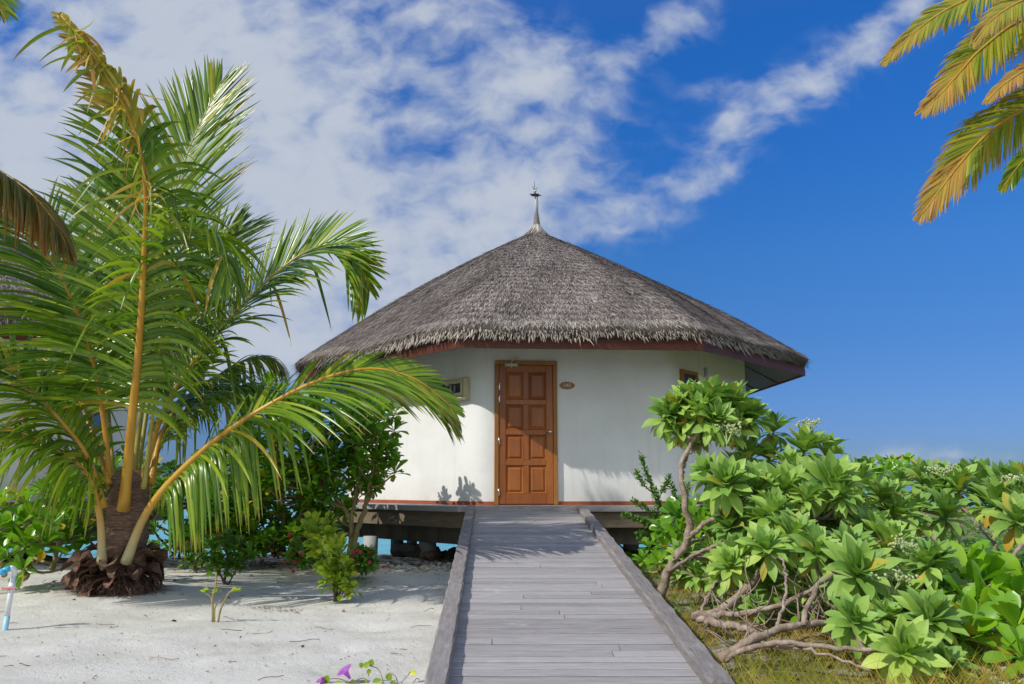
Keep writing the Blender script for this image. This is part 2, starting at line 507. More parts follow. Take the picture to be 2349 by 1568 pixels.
def wood(name, stops, grain=(1, 1, 1), scale=6, rough=.5, lf=.0, bump=.3, spec=.4, white=0.0, stain=None):
    """grain: small number along the fibre direction"""
    m, nt, b = new_mat(name)
    co = nt.node('ShaderNodeTexCoord').outputs['Object']
    at = nt.node('ShaderNodeAttribute', attribute_name='lf')
    sp = nt.node('ShaderNodeSeparateColor', {'Color': at.outputs['Color']})
    off = nt.vm('ADD', co, nt.node('ShaderNodeCombineXYZ', {'X': nt.m('MULTIPLY', sp.outputs[0], 37), 'Y': 0.0, 'Z': nt.m('MULTIPLY', sp.outputs[0], 11)}).outputs[0])
    mp = nt.mapv(off, grain)
    f = nt.noise(mp, scale, 8, .68, .4)
    fine = nt.noise(mp, scale * 5, 5, .7)
    f2 = nt.m('ADD', nt.m('MULTIPLY', f, .7), nt.m('MULTIPLY', fine, .3))
    if lf: f2 = nt.m('ADD', nt.m('MULTIPLY', f2, 1 - lf), nt.m('MULTIPLY', sp.outputs[0], lf))
    c = nt.ramp(f2, stops)
    if stain:
        c = nt.mix(nt.mrange(nt.noise(co, 1.7, 5, .6), .48, .72, 0, .6), c, (*stain, 1))
    if white:
        c = nt.mix(nt.mrange(nt.noise(co, 3.1, 7, .72), .60, .72, 0, white), c, (.62, .60, .55, 1))
    nt.put(b.inputs['Base Color'], c)
    b.inputs['Roughness'].default_value = rough
    b.inputs['Specular IOR Level'].default_value = spec
    nt.put(b.inputs['Normal'], nt.bump(fine, bump, .006))
    return m


M['deckwood'] = wood('weathered_grey_board', [(.28, (.17, .155, .148)), (.44, (.31, .29, .285)), (.60, (.43, .405, .40)), (.80, (.58, .55, .54))], (.9, 18, 18), 3.4, .8, .15, .6, .25, white=.4)
M['curbwood'] = wood('weathered_curb', [(.28, (.13, .115, .11)), (.5, (.25, .225, .215)), (.68, (.36, .33, .31)), (.85, (.50, .47, .44))], (16, .9, 16), 3.0, .85, .1, .6, .2, white=.2)
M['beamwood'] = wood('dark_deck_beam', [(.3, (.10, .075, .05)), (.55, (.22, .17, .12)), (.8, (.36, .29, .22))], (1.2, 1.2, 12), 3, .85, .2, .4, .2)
M['doorwood'] = wood('varnished_door', [(.25, (.17, .042, .010)), (.5, (.34, .105, .022)), (.72, (.50, .175, .038))], (12, 12, .8), 2.2, .38, .25, .12, .5, stain=(.26, .07, .018))
M['framewood'] = wood('door_frame_wood', [(.3, (.24, .09, .02)), (.7, (.46, .21, .05))], (12, 12, .8), 2.2, .45, .2, .15, .4)
M['fascia'] = wood('red_brown_fascia', [(.3, (.07, .018, .009)), (.6, (.14, .036, .015)), (.85, (.20, .06, .025))], (1, 1, 10), 2.0, .5, .2, .15, .4)
M['soffit'] = basic('woven_soffit', [(.35, (.16, .13, .10)), (.65, (.30, .26, .21))], 30, 4, .8, (1, 1, 1), .5, 80, .006)
M['batten'] = basic('dark_batten', [(.3, (.05, .02, .012)), (.7, (.10, .04, .02))], 8, 3, .6)
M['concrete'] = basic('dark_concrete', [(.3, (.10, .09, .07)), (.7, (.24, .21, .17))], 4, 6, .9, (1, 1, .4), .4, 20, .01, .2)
M['post'] = basic('concrete_post', [(.3, (.30, .30, .29)), (.7, (.46, .46, .44))], 4, 6, .85, (1, 1, .4), .3, 20, .01, .2)
M['cream'] = basic('cream_plastic', [(.3, (.52, .47, .26)), (.7, (.60, .55, .33))], 5, 2, .45, bump=.0)
M['darkglass'] = basic('smoked_cover', [(.3, (.02, .025, .028)), (.7, (.05, .055, .06))], 12, 3, .15, bump=.0, spec=.6)
M['steel'] = basic('steel', [(.3, (.55, .54, .52)), (.7, (.7, .69, .66))], 8, 2, .25, bump=0, metallic=1)
M['whitemetal'] = basic('cream_metal', [(.3, (.55, .50, .36)), (.7, (.66, .61, .46))], 8, 2, .4, bump=0)
M['plate'] = wood('plate_wood', [(.3, (.26, .12, .035)), (.7, (.46, .25, .07))], (.8, 12, 12), 6, .45, 0, .15)
M['numeral'] = basic('pale_numeral', [(.3, (.62, .60, .52)), (.7, (.72, .70, .62))], 5, 2, .5, bump=0)
M['redtrim'] = basic('red_brown_skirting', [(.3, (.27, .065, .03)), (.7, (.38, .11, .05))], 4, 4, .55, bump=.1)
M['glass'] = basic('window_glass', [(.3, (.03, .045, .05)), (.7, (.06, .075, .08))], 2, 2, .18, bump=0, spec=.5)
M['skyglass'] = basic('sky_reflecting_glass', [(.3, (.03, .10, .22)), (.7, (.06, .17, .32))], 2, 2, .06, bump=0, spec=.8)  # blue of the reflected sky is painted into the pane colour
M['whitepaint'] = basic('white_paint', [(.3, (.72, .72, .70)), (.7, (.78, .78, .76))], 3, 3, .5, bump=.05)
M['finial'] = basic('dark_iron', [(.3, (.05, .04, .04)), (.7, (.10, .08, .075))], 20, 3, .6, bump=.2)
M['finial_red'] = basic('dull_red_paint', [(.3, (.13, .03, .03)), (.7, (.18, .05, .045))], 20, 3, .6, bump=.1)
M['pole'] = basic('pale_pole', [(.3, (.48, .47, .44)), (.7, (.62, .60, .57))], 20, 3, .5, bump=.1)
M['wrap'] = basic('grey_wrapping', [(.3, (.14, .125, .11)), (.7, (.26, .235, .21))], 20, 3, .85, (1, 1, 6), .4)
M['pvc'] = basic('white_pvc', [(.3, (.68, .70, .72)), (.7, (.78, .79, .80))], 4, 3, .35, bump=.03)
M['bluepvc'] = basic('blue_pvc', [(.3, (.05, .36, .62)), (.7, (.08, .45, .70))], 4, 3, .35, bump=.03)
M['palepvc'] = basic('pale_blue_pvc', [(.3, (.28, .55, .68)), (.7, (.42, .66, .76))], 4, 3, .35, bump=.03)
M['redplastic'] = basic('faded_red_plastic', [(.3, (.55, .16, .15)), (.7, (.66, .24, .21))], 4, 3, .45, bump=.03)
M['petal'] = leaf_mat('purple_petal', [(0, (.38, .10, .46)), (1, (.55, .20, .62))], (.62, .30, .66), [(0, (.3, .1, .3)), (1, (.3, .1, .3))], (.5, .14, .5), .5, .4, .1, .3, tcol=(1.2, .9, 1.2, 1))
M['redflower'] = leaf_mat('red_petal', [(0, (.45, .03, .05)), (1, (.62, .10, .12))], (.6, .1, .12), [(0, (.3, .1, .1)), (1, (.3, .1, .1))], (.5, .05, .05), .5, .3, .1, .3, tcol=(1.2, .8, .8, 1))
M['flower_pale'] = basic('pale_green_florets', [(.3, (.30, .38, .14)), (.7, (.56, .60, .34))], 60, 3, .8, bump=.4, lfmix=.5)
M['rock'] = basic('dark_shore_rock', [(.3, (.035, .033, .03)), (.7, (.12, .11, .10))], 5, 6, .9, bump=.7, bdist=.03)
M['coral'] = basic('white_coral_rubble', [(.2, (.34, .30, .24)), (.8, (.74, .71, .64))], 14, 3, .9, bump=.5, lfmix=.6)
M['litter'] = basic('brown_leaf_litter', [(.2, (.07, .04, .022)), (.55, (.20, .12, .06)), (.9, (.38, .24, .12))], 14, 3, .85, bump=.3, lfmix=.7)


# ------------------------------------------------------------------ ground and sea
def fbm2(x, y, seed=0):
    rg = np.random.default_rng(seed); z = np.zeros_like(x)
    for o in range(5):
        f = .55 * 1.9 ** o
        for _ in range(3):
            a = rg.uniform(0, 6.28); ph = rg.uniform(0, 6.28)
            z += np.sin((x * math.cos(a) + y * math.sin(a)) * f * rg.uniform(.8, 1.4) * 1.7 + ph) / (1.75 ** o) / 3
    return z


def ground_z(x, y):
    x = np.asarray(x, float); y = np.asarray(y, float)
    z = .035 * fbm2(x, y, 3)
    # the mound round the coconut palm and the bed of bushes on the right
    z = z + .06 * np.exp(-(((x + 4.1) / 1.5) ** 2 + ((y - 8.4) / 1.3) ** 2))
    z = z + .10 * np.exp(-(((x - 4.5) / 2.2) ** 2 + ((y - 8.5) / 3.0) ** 2))
    lim = .035 + np.clip(np.abs(x - .3) - 1.0, 0, 10) * .2
    z = np.where((y > 3) & (y < 6) & (np.abs(x - .3) < 1.6), np.minimum(z, lim - .05), z)
    # the bank falls to the lagoon beyond the bushes
    edge = 13.2 + .25 * np.sin(x * 1.3) + .15 * np.sin(x * 3.1 + 1) + np.clip(x - 2.6, 0, 12) * 3.0
    k = np.clip((y - edge) / 2.2, 0, 1); k = k * k * (3 - 2 * k)
    return z - 1.9 * k


def axis(segs):
    out = []
    for a, b, st in segs: out.append(np.arange(a, b, st))
    out.append([segs[-1][1]])
    return np.concatenate(out)


gx = axis([(-400, -60, 34), (-60, -16, 4), (-16, -8, .4), (-8, 8, .07), (8, 16, .3), (16, 60, 4), (60, 401, 34)])
gy = axis([(-60, -8, 4), (-8, 2, .5), (2, 14, .07), (14, 20, .25), (20, 60, 5), (60, 400, 34)])
X, Y = np.meshgrid(gx, gy)
Z = ground_z(X, Y)
rgf = np.random.default_rng(5)
for _ in range(150):                      # footprints and scuffs in the sand
    cx, cy = rgf.uniform(-6, 0), rgf.uniform(4, 11); rr = rgf.uniform(.07, .2)
    q = ((X - cx) ** 2 + ((Y - cy) * 1.3) ** 2) / rr ** 2
    Z += rgf.uniform(-.032, .020) * np.exp(-q)
gm, nt, b = new_mat('sand_and_soil')
co = nt.node('ShaderNodeTexCoord').outputs['Object']
xyz = nt.node('ShaderNodeSeparateXYZ', {'Vector': co})
sandc = nt.ramp(nt.noise(co, 1.4, 8, .65), [(.3, (.60, .575, .50)), (.5, (.74, .715, .64)), (.75, (.82, .80, .735))])
grain = nt.noise(co, 240, 2, .6)
sandc = nt.mix(nt.mrange(grain, .42, .33, 0, .55), sandc, (.30, .26, .20))
sandc = nt.mix(nt.mrange(nt.noise(co, 110, 2, .5), .70, .76, 0, .8), sandc, (.82, .80, .74))
vor = nt.node('ShaderNodeTexVoronoi', {'Vector': co, 'Scale': 17.0, 'Randomness': 1.0})
sandc = nt.mix(nt.m('MULTIPLY', nt.mrange(vor.outputs['Distance'], .10, .05), nt.mrange(nt.noise(co, 1.1, 3), .45, .6)), sandc, (.10, .07, .045))
damp = nt.mrange(nt.noise(nt.mapv(co, (1, 1, 1), (0, 0, 0), (5, 2, 0)), .8, 6, .7), .60, .74, 0, .45)
sandc = nt.mix(damp, sandc, (.40, .36, .28))
litn = nt.noise(co, 5, 7, .75)
litm = nt.m('MULTIPLY', nt.mrange(litn, .40, .56), nt.mrange(nt.m('ADD', xyz.outputs[1], nt.m('MULTIPLY', nt.noise(co, .9, 4), 2.2)), 12.1, 12.9))
sandc = nt.mix(litm, sandc, nt.ramp(nt.noise(co, 22, 4), [(.35, (.05, .035, .022)), (.6, (.17, .11, .06)), (.75, (.30, .22, .13))]))
soil = nt.ramp(nt.noise(co, 7, 7, .7), [(.3, (.07, .055, .03)), (.45, (.16, .15, .05)), (.6, (.26, .22, .09)), (.8, (.38, .27, .13))])
soil = nt.mix(nt.mrange(nt.noise(co, 3.1, 6, .7), .5, .62, 0, .8), soil, nt.ramp(nt.noise(co, 60, 3), [(.35, (.30, .27, .22)), (.6, (.62, .60, .54))]))
side = nt.mrange(nt.m('ADD', xyz.outputs[0], nt.m('MULTIPLY', nt.m('SUBTRACT', nt.noise(co, 1.3, 5), .5), .4)), 1.02, 1.2)
colg = nt.mix(side, sandc, soil)
nt.put(b.inputs['Base Color'], colg)
b.inputs['Roughness'].default_value = .95
b.inputs['Specular IOR Level'].default_value = .15
h = nt.m('ADD', nt.m('MULTIPLY', nt.noise(co, 11, 8, .75), .9), nt.m('MULTIPLY', nt.noise(co, 160, 2), .35))
rip = nt.m('SINE', nt.m('MULTIPLY', nt.m('ADD', nt.m('ADD', xyz.outputs[0], nt.m('MULTIPLY', xyz.outputs[1], 1.6)), nt.m('MULTIPLY', nt.noise(co, 2.2, 3), 1.2)), 55))
h = nt.m('ADD', h, nt.m('MULTIPLY', rip, .02))
nt.put(b.inputs['Normal'], nt.bump(h, .95, .022))
mb = MB()
ny, nx = X.shape
idx = np.arange(nx * ny).reshape(ny, nx)
F = np.stack([idx[:-1, :-1], idx[:-1, 1:], idx[1:, 1:], idx[1:, :-1]], -1).reshape(-1, 4)
mb.add(np.stack([X, Y, Z], -1).reshape(-1, 3), F, gm, None, True)
setp(mb.build('ground'), kind='structure')

sm, nt, b = new_mat('lagoon_water')
co = nt.node('ShaderNodeTexCoord').outputs['Object']
yy_ = nt.node('ShaderNodeSeparateXYZ', {'Vector': co}).outputs[1]
far = nt.mrange(yy_, 60, 700)
c = nt.ramp(nt.m('ADD', far, nt.m('MULTIPLY', nt.m('SUBTRACT', nt.noise(nt.mapv(co, (.03, .12, 1)), 1, 4), .5), .18)), [(0, (.13, .56, .60)), (.25, (.10, .48, .60)), (.7, (.03, .20, .40)), (1, (.02, .13, .32))])
nt.put(b.inputs['Base Color'], c)
b.inputs['Roughness'].default_value = .12
hh = nt.m('ADD', nt.noise(nt.mapv(co, (1.2, 3.2, 1)), 1.2, 5, .6), nt.m('MULTIPLY', nt.noise(nt.mapv(co, (.2, .7, 1)), 1, 4), 1.5))
nt.put(b.inputs['Normal'], nt.bump(hh, .6, .12))
mb = MB()
S_ = 9000
xs = np.array([-S_, S_]); 
mb.add([[-S_, 11, -.62], [S_, 11, -.62], [S_, S_, -.62], [-S_, S_, -.62]], np.array([[0, 1, 2, 3]]), sm)
setp(mb.build('water'), kind='structure')


# ------------------------------------------------------------------ bungalow
def rounded(poly, r, n=5):
    out = []
    N = len(poly)
    for i in range(N):
        a, p, c_ = [np.array(poly[j % N], float) for j in (i - 1, i, i + 1)]
        d1 = (a - p) / np.linalg.norm(a - p); d2 = (c_ - p) / np.linalg.norm(c_ - p)
        s_, e_ = p + d1 * r, p + d2 * r
        for k in range(n + 1):
            t = k / n
            out.append((1 - t) ** 2 * s_ + 2 * t * (1 - t) * p + t * t * e_)
    return np.array(out)


def offset(poly, d):
    """move every edge outward by d (corner lists run counter-clockwise seen from above)"""
    N = len(poly); out = []
    P_ = [np.array(p, float) for p in poly]
    for i in range(N):
        a, p, c_ = P_[i - 1], P_[i], P_[(i + 1) % N]
        e1 = nrm(p - a); e2 = nrm(c_ - p)
        n1_ = np.array([e1[1], -e1[0]]); n2_ = np.array([e2[1], -e2[0]])
        k = (n1_ + n2_) / (1 + n1_.dot(n2_))
        out.append(p + k * d)
    return out


def prism(mb, poly, z0, z1, m, top=True, bottom=True, smooth=False, hole=None):
    poly = np.array(poly); n = len(poly)
    V = np.concatenate([np.c_[poly, np.full(n, z0)], np.c_[poly, np.full(n, z1)]])
    F = [np.array([[i, (i + 1) % n, n + (i + 1) % n, n + i] for i in range(n)])]
    if hole is not None:
        h = np.array(hole)
        V = np.concatenate([V, np.c_[h, np.full(n, z0)], np.c_[h, np.full(n, z1)]])
        F.append(np.array([[2 * n + (i + 1) % n, 2 * n + i, 3 * n + i, 3 * n + (i + 1) % n] for i in range(n)]))
        F.append(np.array([[n + i, n + (i + 1) % n, 3 * n + (i + 1) % n, 3 * n + i] for i in range(n)]))
        F.append(np.array([[(i + 1) % n, i, 2 * n + i, 2 * n + (i + 1) % n] for i in range(n)]))
    else:
        if top: F.append(np.array([[n + i for i in range(n)]]))
        if bottom: F.append(np.array([[n - 1 - i for i in range(n)]]))
    mb.add(V, F, m, None, smooth)


def thatched_roof(mb, C, EV, zb, zt, zap, nstr, seed, fringe=9000):
    """EV: eave corners (counter-clockwise); zb/zt: bottom and top of the thatch at the eave"""
    rg = np.random.default_rng(seed)
    C = np.array(C, float)
    ev = rounded(offset(EV, .12), .30, 6) - C
    ang = np.arctan2(ev[:, 1], ev[:, 0]); o_ = np.argsort(ang)
    ang = ang[o_]; rad = np.hypot(ev[:, 0], ev[:, 1])[o_]
    # a little sag and unevenness round the rim
    def roct(th):
        th = (th + np.pi) % (2 * np.pi) - np.pi
        # chord-true interpolation between the rim's corner points
        x = np.interp(th, np.r_[ang - 2 * np.pi, ang, ang + 2 * np.pi], np.r_[rad, rad, rad])
        i = np.searchsorted(np.r_[ang, ang[0] + 2 * np.pi], th) % len(ang)
        a0 = ang[i - 1]; a1 = ang[i]; r0 = rad[i - 1]; r1 = rad[i]
        a0 = np.where(a0 > a1, a0 - 2 * np.pi, a0)
        thw = np.where(th > a1 + 1e-9, th - 2 * np.pi, th)
        den = r0 * np.sin(np.clip(thw - a0, 0, None)) + r1 * np.sin(np.clip(a1 - thw, 0, None))
        return r0 * r1 * np.sin(a1 - a0) / np.maximum(den, 1e-6)
    rm = rad.mean()
    def surf(th, t, lift=0.):
        k = np.clip(t, 0, 1); k = k ** .8
        r = t * (rm * (1 - k) + roct(th) * k)
        s_ = 1 - t
        prof = s_ + .035 * np.sin(np.pi * s_)
        z = zt + (zap - zt) * prof * 1.0 - .05 * t ** 12
        z = z + .02 * np.sin(th * 9 + t * 7) * t + .013 * np.sin(th * 31 + t * 13) * t
        cap_ = np.exp(-(t / .03) ** 1.6) * .10
        z = z + cap_
        return np.stack([C[0] + r * np.cos(th), C[1] + r * np.sin(th), z + lift], -1)
    nth, ntt = 180, 46
    th = np.linspace(-np.pi, np.pi, nth, endpoint=False)
    tt = np.linspace(.012, 1, ntt) ** 1.15
    TH, TT = np.meshgrid(th, tt)
    V = surf(TH, TT)
    r_in = V[-1].copy(); r_in[:, 2] = zb
    cxy = np.array([C[0], C[1]])
    r_in[:, :2] = cxy + (r_in[:, :2] - cxy) * .985
    r_in2 = r_in.copy(); r_in2[:, :2] = cxy + (r_in[:, :2] - cxy) * .93
    r_in2[:, 2] += .03
    V = np.concatenate([V.reshape(-1, 3), r_in, r_in2])
    idx = np.arange((ntt + 2) * nth).reshape(ntt + 2, nth)
    nx_ = np.roll(idx, -1, 1)
    F = np.stack([idx[:-1], idx[1:], nx_[1:], nx_[:-1]], -1).reshape(-1, 4)
    col = np.zeros((len(V), 4)); col[:, 0] = .18
    mb.add(V, F, M['thatch'], col, True)
    # strands over the whole slope
    N = nstr
    t = np.sqrt(rg.uniform(.0015, 1, N))
    nc = 30
    t = np.where(rg.uniform(0, 1, N) < .62, (np.floor(t * nc) + rg.uniform(0, .30, N)) / nc, t)
    t = np.clip(t, .02, .995)
    th = rg.uniform(-np.pi, np.pi, N)
    p = surf(th, t); p2 = surf(th, t + .01); p3 = surf(th + .002, t)
    dn = nrm(p2 - p); lat = nrm(p3 - p); nn_ = nrm(np.cross(lat, dn)); nn_ *= np.sign(nn_[:, 2:3])
    D = dn + lat * rg.normal(0, .27, (N, 1)) + nn_ * (.055 + rg.exponential(.035, (N, 1)))
    L = rg.uniform(.07, .22, N); W = rg.uniform(.005, .011, N)
    rn = np.clip(rg.normal(.47, .30, N) + .09 * np.sin(th * 17 + t * 9), 0, 1)
    blades(mb, M['thatch'], p - dn * .05 + nn_ * .004, D, nn_, L, W, [1, .8, .15], 0.1, 0, .1, rn, np.clip((t - .93) * 9, 0, .5), smooth=False)
    # ragged fringe
    N = fringe
    th = rg.uniform(-np.pi, np.pi, N)
    k = rg.uniform(0, 1, N)
    t = 1 - .055 * rg.uniform(0, 1, N) * (k < .6)
    p = surf(th, t); p2 = surf(th, t - .01); p3 = surf(th + .002, t)
    dn = nrm(p - p2); lat = nrm(p3 - p)
    p[:, 2] -= np.clip((k - .55) / .45, 0, 1) * (zt - zb) * .95
    D = dn * 1.0 + lat * rg.normal(0, .26, (N, 1)) + np.array([0, 0, -1.]) * (.05 + .4 * rg.uniform(0, 1, (N, 1)))
    L = rg.uniform(.05, .12, N); L[rg.uniform(0, 1, N) < .05] *= 2.2
    blades(mb, M['thatch'], p - dn * .06, D, np.tile([0, 0, 1.], (N, 1)) + dn, L, rg.uniform(.004, .010, N), [1, .8, .1], .5, 0, .1,
           np.clip(rg.normal(.55, .25, N), 0, 1), np.full(N, .85), smooth=False)
    return surf


ZD = EYE - .275          # deck top
E7, E0, E1, E6 = (-.763, 11.29), (2.76, 11.52), (5.20, 14.25), (-3.93, 14.85)
EV = [E7, E0, E1, (5.05, 18.0), (2.2, 20.7), (-1.5, 20.6), (-4.1, 17.9), E6]
WL = [(-.50, 12.23), (2.44, 12.52), (4.33, 14.80), (4.22, 17.6), (1.8, 19.75), (-1.15, 19.5), (-3.25, 17.1), (-2.98, 14.75)]
HC = (.50, 16.15)
ZE = EYE + 1.93


def house_shell(root, C, EVc, WLc, seed, nstr, fringe, finial=True):
    mb = MB()
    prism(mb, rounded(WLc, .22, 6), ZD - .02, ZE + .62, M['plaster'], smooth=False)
    o = mb.build('wall', root)
    me = o.data
    me.polygons.foreach_set('use_smooth', [True] * len(me.polygons)); me.update()
    md = o.modifiers.new('edges', 'EDGE_SPLIT'); md.split_angle = R(40)
    mb = MB(); n = len(EVc)
    prism(mb, EVc, ZE, ZE + .24, M['fascia'], hole=offset(EVc, -.035))
    mb.build('fascia_board', root)
    mb = MB()
    ei = np.array(offset(EVc, -.037)); wi = np.array(offset(WLc, -.03)); n8 = len(ei)
    V = np.concatenate([np.c_[ei, np.full(n8, ZE + .03)], np.c_[wi, np.full(n8, ZE + .56)], np.c_[ei, np.full(n8, ZE + .05)], np.c_[wi, np.full(n8, ZE + .58)]])
    ring = [[(i + 1) % n8, i, n8 + i, n8 + (i + 1) % n8] for i in range(n8)]
    mb.add(V, np.array(ring + [[2 * n8 + a for a in f[::-1]] for f in ring]), M['soffit'])
    mb.build('soffit', root)
    mb = MB()
    sk = rounded(offset(WLc, .012), .22, 6)
    prism(mb, sk, ZD + .002, ZD + .055, M['redtrim'])
    mb.build('skirting', root)
    mb = MB()
    thatched_roof(mb, C, EVc, ZE + .16, ZE + .34, ZE + 3.28, nstr, seed, fringe)
    rf = mb.build('thatched_roof', root)
    # deck on a deep edge beam
    dk = offset(WLc, .62)
    mb = MB(); prism(mb, offset(WLc, .68), ZD - .075, ZD, M['deckwood']); mb.build('deck_edge', root)
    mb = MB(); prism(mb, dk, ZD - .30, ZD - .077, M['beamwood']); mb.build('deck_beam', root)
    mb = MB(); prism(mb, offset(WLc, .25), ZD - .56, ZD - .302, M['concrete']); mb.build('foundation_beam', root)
    return rf


bung = thing('thatched_bungalow', (HC[0], HC[1], 0), 'white bungalow with grey thatched roof and brown panelled door at the ramp end', 'house')
rf = house_shell(bung, HC, EV, WL, 11, 170000, 15000)

# finial
ax = np.array([HC[0], HC[1]]); zt0 = ZE + 3.05
def P0(px, py): 
    return P(px, py, HC[1])
mb = MB()
base = P0(1231, 520)
cxp = base.x
zz = lambda py: P0(1229, py).z
# pale straw bundle tied over the peak
N = 1800
th = rng.uniform(0, 2 * np.pi, N)
top = zz(516)
st = np.stack([cxp + .05 * np.cos(th), HC[1] + .05 * np.sin(th), top + rng.uniform(-.05, .05, N)], -1)
fl_ = rng.uniform(.25, .42, N)
Dd = np.stack([np.cos(th) * fl_, np.sin(th) * fl_, -np.ones(N)], -1)
blades(mb, M['thatch'], st, Dd, np.stack([np.cos(th), np.sin(th), np.full(N, .7)], -1), rng.uniform(.28, .44, N), rng.uniform(.005, .012, N), [1, .95, .9, .6, .3], 0, -.75, .1, np.clip(rng.normal(.6, .25, N), 0, 1), np.full(N, 1.), smooth=False)
kk_ = 14
hs_ = np.linspace(0, 1, 7)
mb.tube([(cxp, HC[1], top + .05 - h_ * .42) for h_ in hs_], .035 + .24 * hs_ ** 1.6, M['thatch'], 16, (.4, 0, 0, .6))
mb.build('straw_cap', rf)
mb = MB()
pts = []; rd = []
for i in range(26):
    f_ = i / 25
    pts.append((cxp + .015 * f_ * 0, HC[1], zz(520) + (zz(486) - zz(520)) * f_))
    rd.append(.078 - .045 * f_ + .006 * math.sin(i * 2.4))
mb.tube(pts, rd, M['wrap'], 14)
mb.build('rope_wrapping', rf)
mb = MB()
mb.tube([(cxp, HC[1], zz(490)), (cxp - .012, HC[1], zz(465)), (cxp - .03, HC[1], zz(446))], [.020, .018, .016], M['pole'], 8)
mb.tube([(cxp + .025, HC[1] - .01, zz(490)), (cxp + .028, HC[1] - .01, zz(466)), (cxp + .012, HC[1] - .01, zz(448))], .009, M['finial'], 6)
mb.blob((cxp - .02, HC[1], zz(447)), (.085, .07, .022), M['finial'], 3, .5)
mb.tube([(cxp - .03, HC[1], zz(446)), (cxp - .032, HC[1], zz(439))], [.018, .016], M['finial_red'], 8)
mb.blob((cxp - .033, HC[1], zz(438)), (.034, .034, .03), M['pole'], 5, .1)
for dx, dy in ((-6, 427), (7, 428), (-1.5, 415)):
    t0_ = (cxp - .033, HC[1], zz(438)); t1_ = (cxp - .033 + dx / FPX * HC[1], HC[1] + (.02 if dx > 0 else -.02), zz(dy))
    mb.tube([t0_, t1_], [.008, .004], M['finial'], 5)
mb.build('finial', rf)


def face_frame(Wa, Wb):
    a, b_ = np.array(Wa, float), np.array(Wb, float)
    t = nrm(b_ - a); n_ = np.array([t[1], -t[0]])
    return a, t, n_


def on_face(a, t, n_, s_, out, z):
    q = a + t * s_ + n_ * out
    return (q[0], q[1], z)


# door on the front face, placed where the view through its corners meets the wall
Fa, Ft, Fn = face_frame(WL[0], WL[1])
Frz = math.atan2(Ft[1], Ft[0])
def s_on_front(px, z):
    # parameter along the wall for a column of the photograph
    d = px_dir(px, 1000); kx = d.x / d.y
    return (kx * Fa[1] - Fa[0]) / (Ft[0] - kx * Ft[1])
def z_on_front(px, py):
    s_ = s_on_front(px, 0); yv = Fa[1] + Ft[1] * s_
    return P(px, py, yv).z
sL, sR = s_on_front(1134, 0), s_on_front(1278, 0)
DX = (sL + sR) / 2; DW = sR - sL
zb0, zt0d = ZD + .006, z_on_front(1205, 828)
mb = MB()
fw = .062
def fbox(mb, s0, s1, z0, z1, o0, o1, m, bev=.0, col=None):
    c_ = on_face(Fa, Ft, Fn, (s0 + s1) / 2, (o0 + o1) / 2, (z0 + z1) / 2)
    mb.box(c_, (s1 - s0, o1 - o0, z1 - z0), m, Frz, col, bev)
fbox(mb, DX - DW / 2, DX - DW / 2 + fw, zb0, zt0d - fw, -.02, .052, M['framewood'], .004, (.2, 0, 0, 0))
fbox(mb, DX + DW / 2 - fw, DX + DW / 2, zb0, zt0d - fw, -.02, .052, M['framewood'], .004, (.6, 0, 0, 0))
fbox(mb, DX - DW / 2, DX + DW / 2, zt0d - fw + .0005, zt0d, -.02, .054, M['framewood'], .004, (.9, 0, 0, 0))
mb.build('door_frame', bung)
mb = MB()
d0, d1 = DX - DW / 2 + fw + .004, DX + DW / 2 - fw - .004
zD0, zD1 = zb0 + .012, zt0d - fw - .005
w_, h_ = d1 - d0, zD1 - zD0
fbox(mb, d0 + .02, d1 - .02, zD0 + .02, zD1 - .02, -.01, .012, M['doorwood'], 0, (.35, 0, 0, 0))
sw = .105; mw = .085
for (s0, s1, cc) in ((d0, d0 + sw, .1), (d1 - sw, d1, .75)):
    fbox(mb, s0, s1, zD0, zD1, -.01, .038, M['doorwood'], .005, (cc, 0, 0, 0))
rails = [(zD0, zD0 + .155)]
pit = (h_ - .155 - .105) / 4
for k in range(1, 4): rails.append((zD0 + .155 + pit * k - .045, zD0 + .155 + pit * k + .035))
rails.append((zD1 - .105, zD1))
for i, (z0, z1) in enumerate(rails):
    fbox(mb, d0 + sw + .0006, d1 - sw - .0006, z0, z1, -.01, .0372, M['doorwood'], .005, (.2 + .15 * i, 0, 0, 0))
mc = (d0 + d1) / 2
for i in range(4):
    z0, z1 = rails[i][1], rails[i + 1][0]
    fbox(mb, mc - mw / 2, mc + mw / 2, z0 + .0006, z1 - .0006, -.01, .0366, M['doorwood'], .005, (.45, 0, 0, 0))
    for (a0, a1) in ((d0 + sw, mc - mw / 2), (mc + mw / 2, d1 - sw)):
        for q, (ins, ou) in enumerate(((.012, .026), (.024, .018))):      # moulding steps round the panel
            pass
        c_ = on_face(Fa, Ft, Fn, (a0 + a1) / 2, .012, (z0 + z1) / 2)
        # raised-and-fielded panel: a bevelled pyramid frustum
        T3 = np.array([Ft[0], Ft[1], 0]); N3 = np.array([Fn[0], Fn[1], 0]); Z3 = np.array([0, 0, 1.])
        hw_, hh_ = (a1 - a0) / 2, (z1 - z0) / 2
        V = []
        for (ins, ou) in ((.004, .020), (.016, .008), (.022, .002), (.048, .016), (.052, .019)):
            for (sx, sz) in ((-1, -1), (1, -1), (1, 1), (-1, 1)):
                V.append(np.array(c_) + T3 * sx * (hw_ - ins) + Z3 * sz * (hh_ - ins) + N3 * ou)
        F = [[r * 4 + j, r * 4 + (j + 1) % 4, r * 4 + 4 + (j + 1) % 4, r * 4 + 4 + j] for r in range(4) for j in range(4)]
        mb.add(V, [np.array(F), np.array([[16, 17, 18, 19]])], M['doorwood'], (rng.uniform(), 0, 0, 0))
door = mb.build('door', bung)
mb = MB()
hz = z_on_front(1260, 991); hs0 = s_on_front(1260, 0)
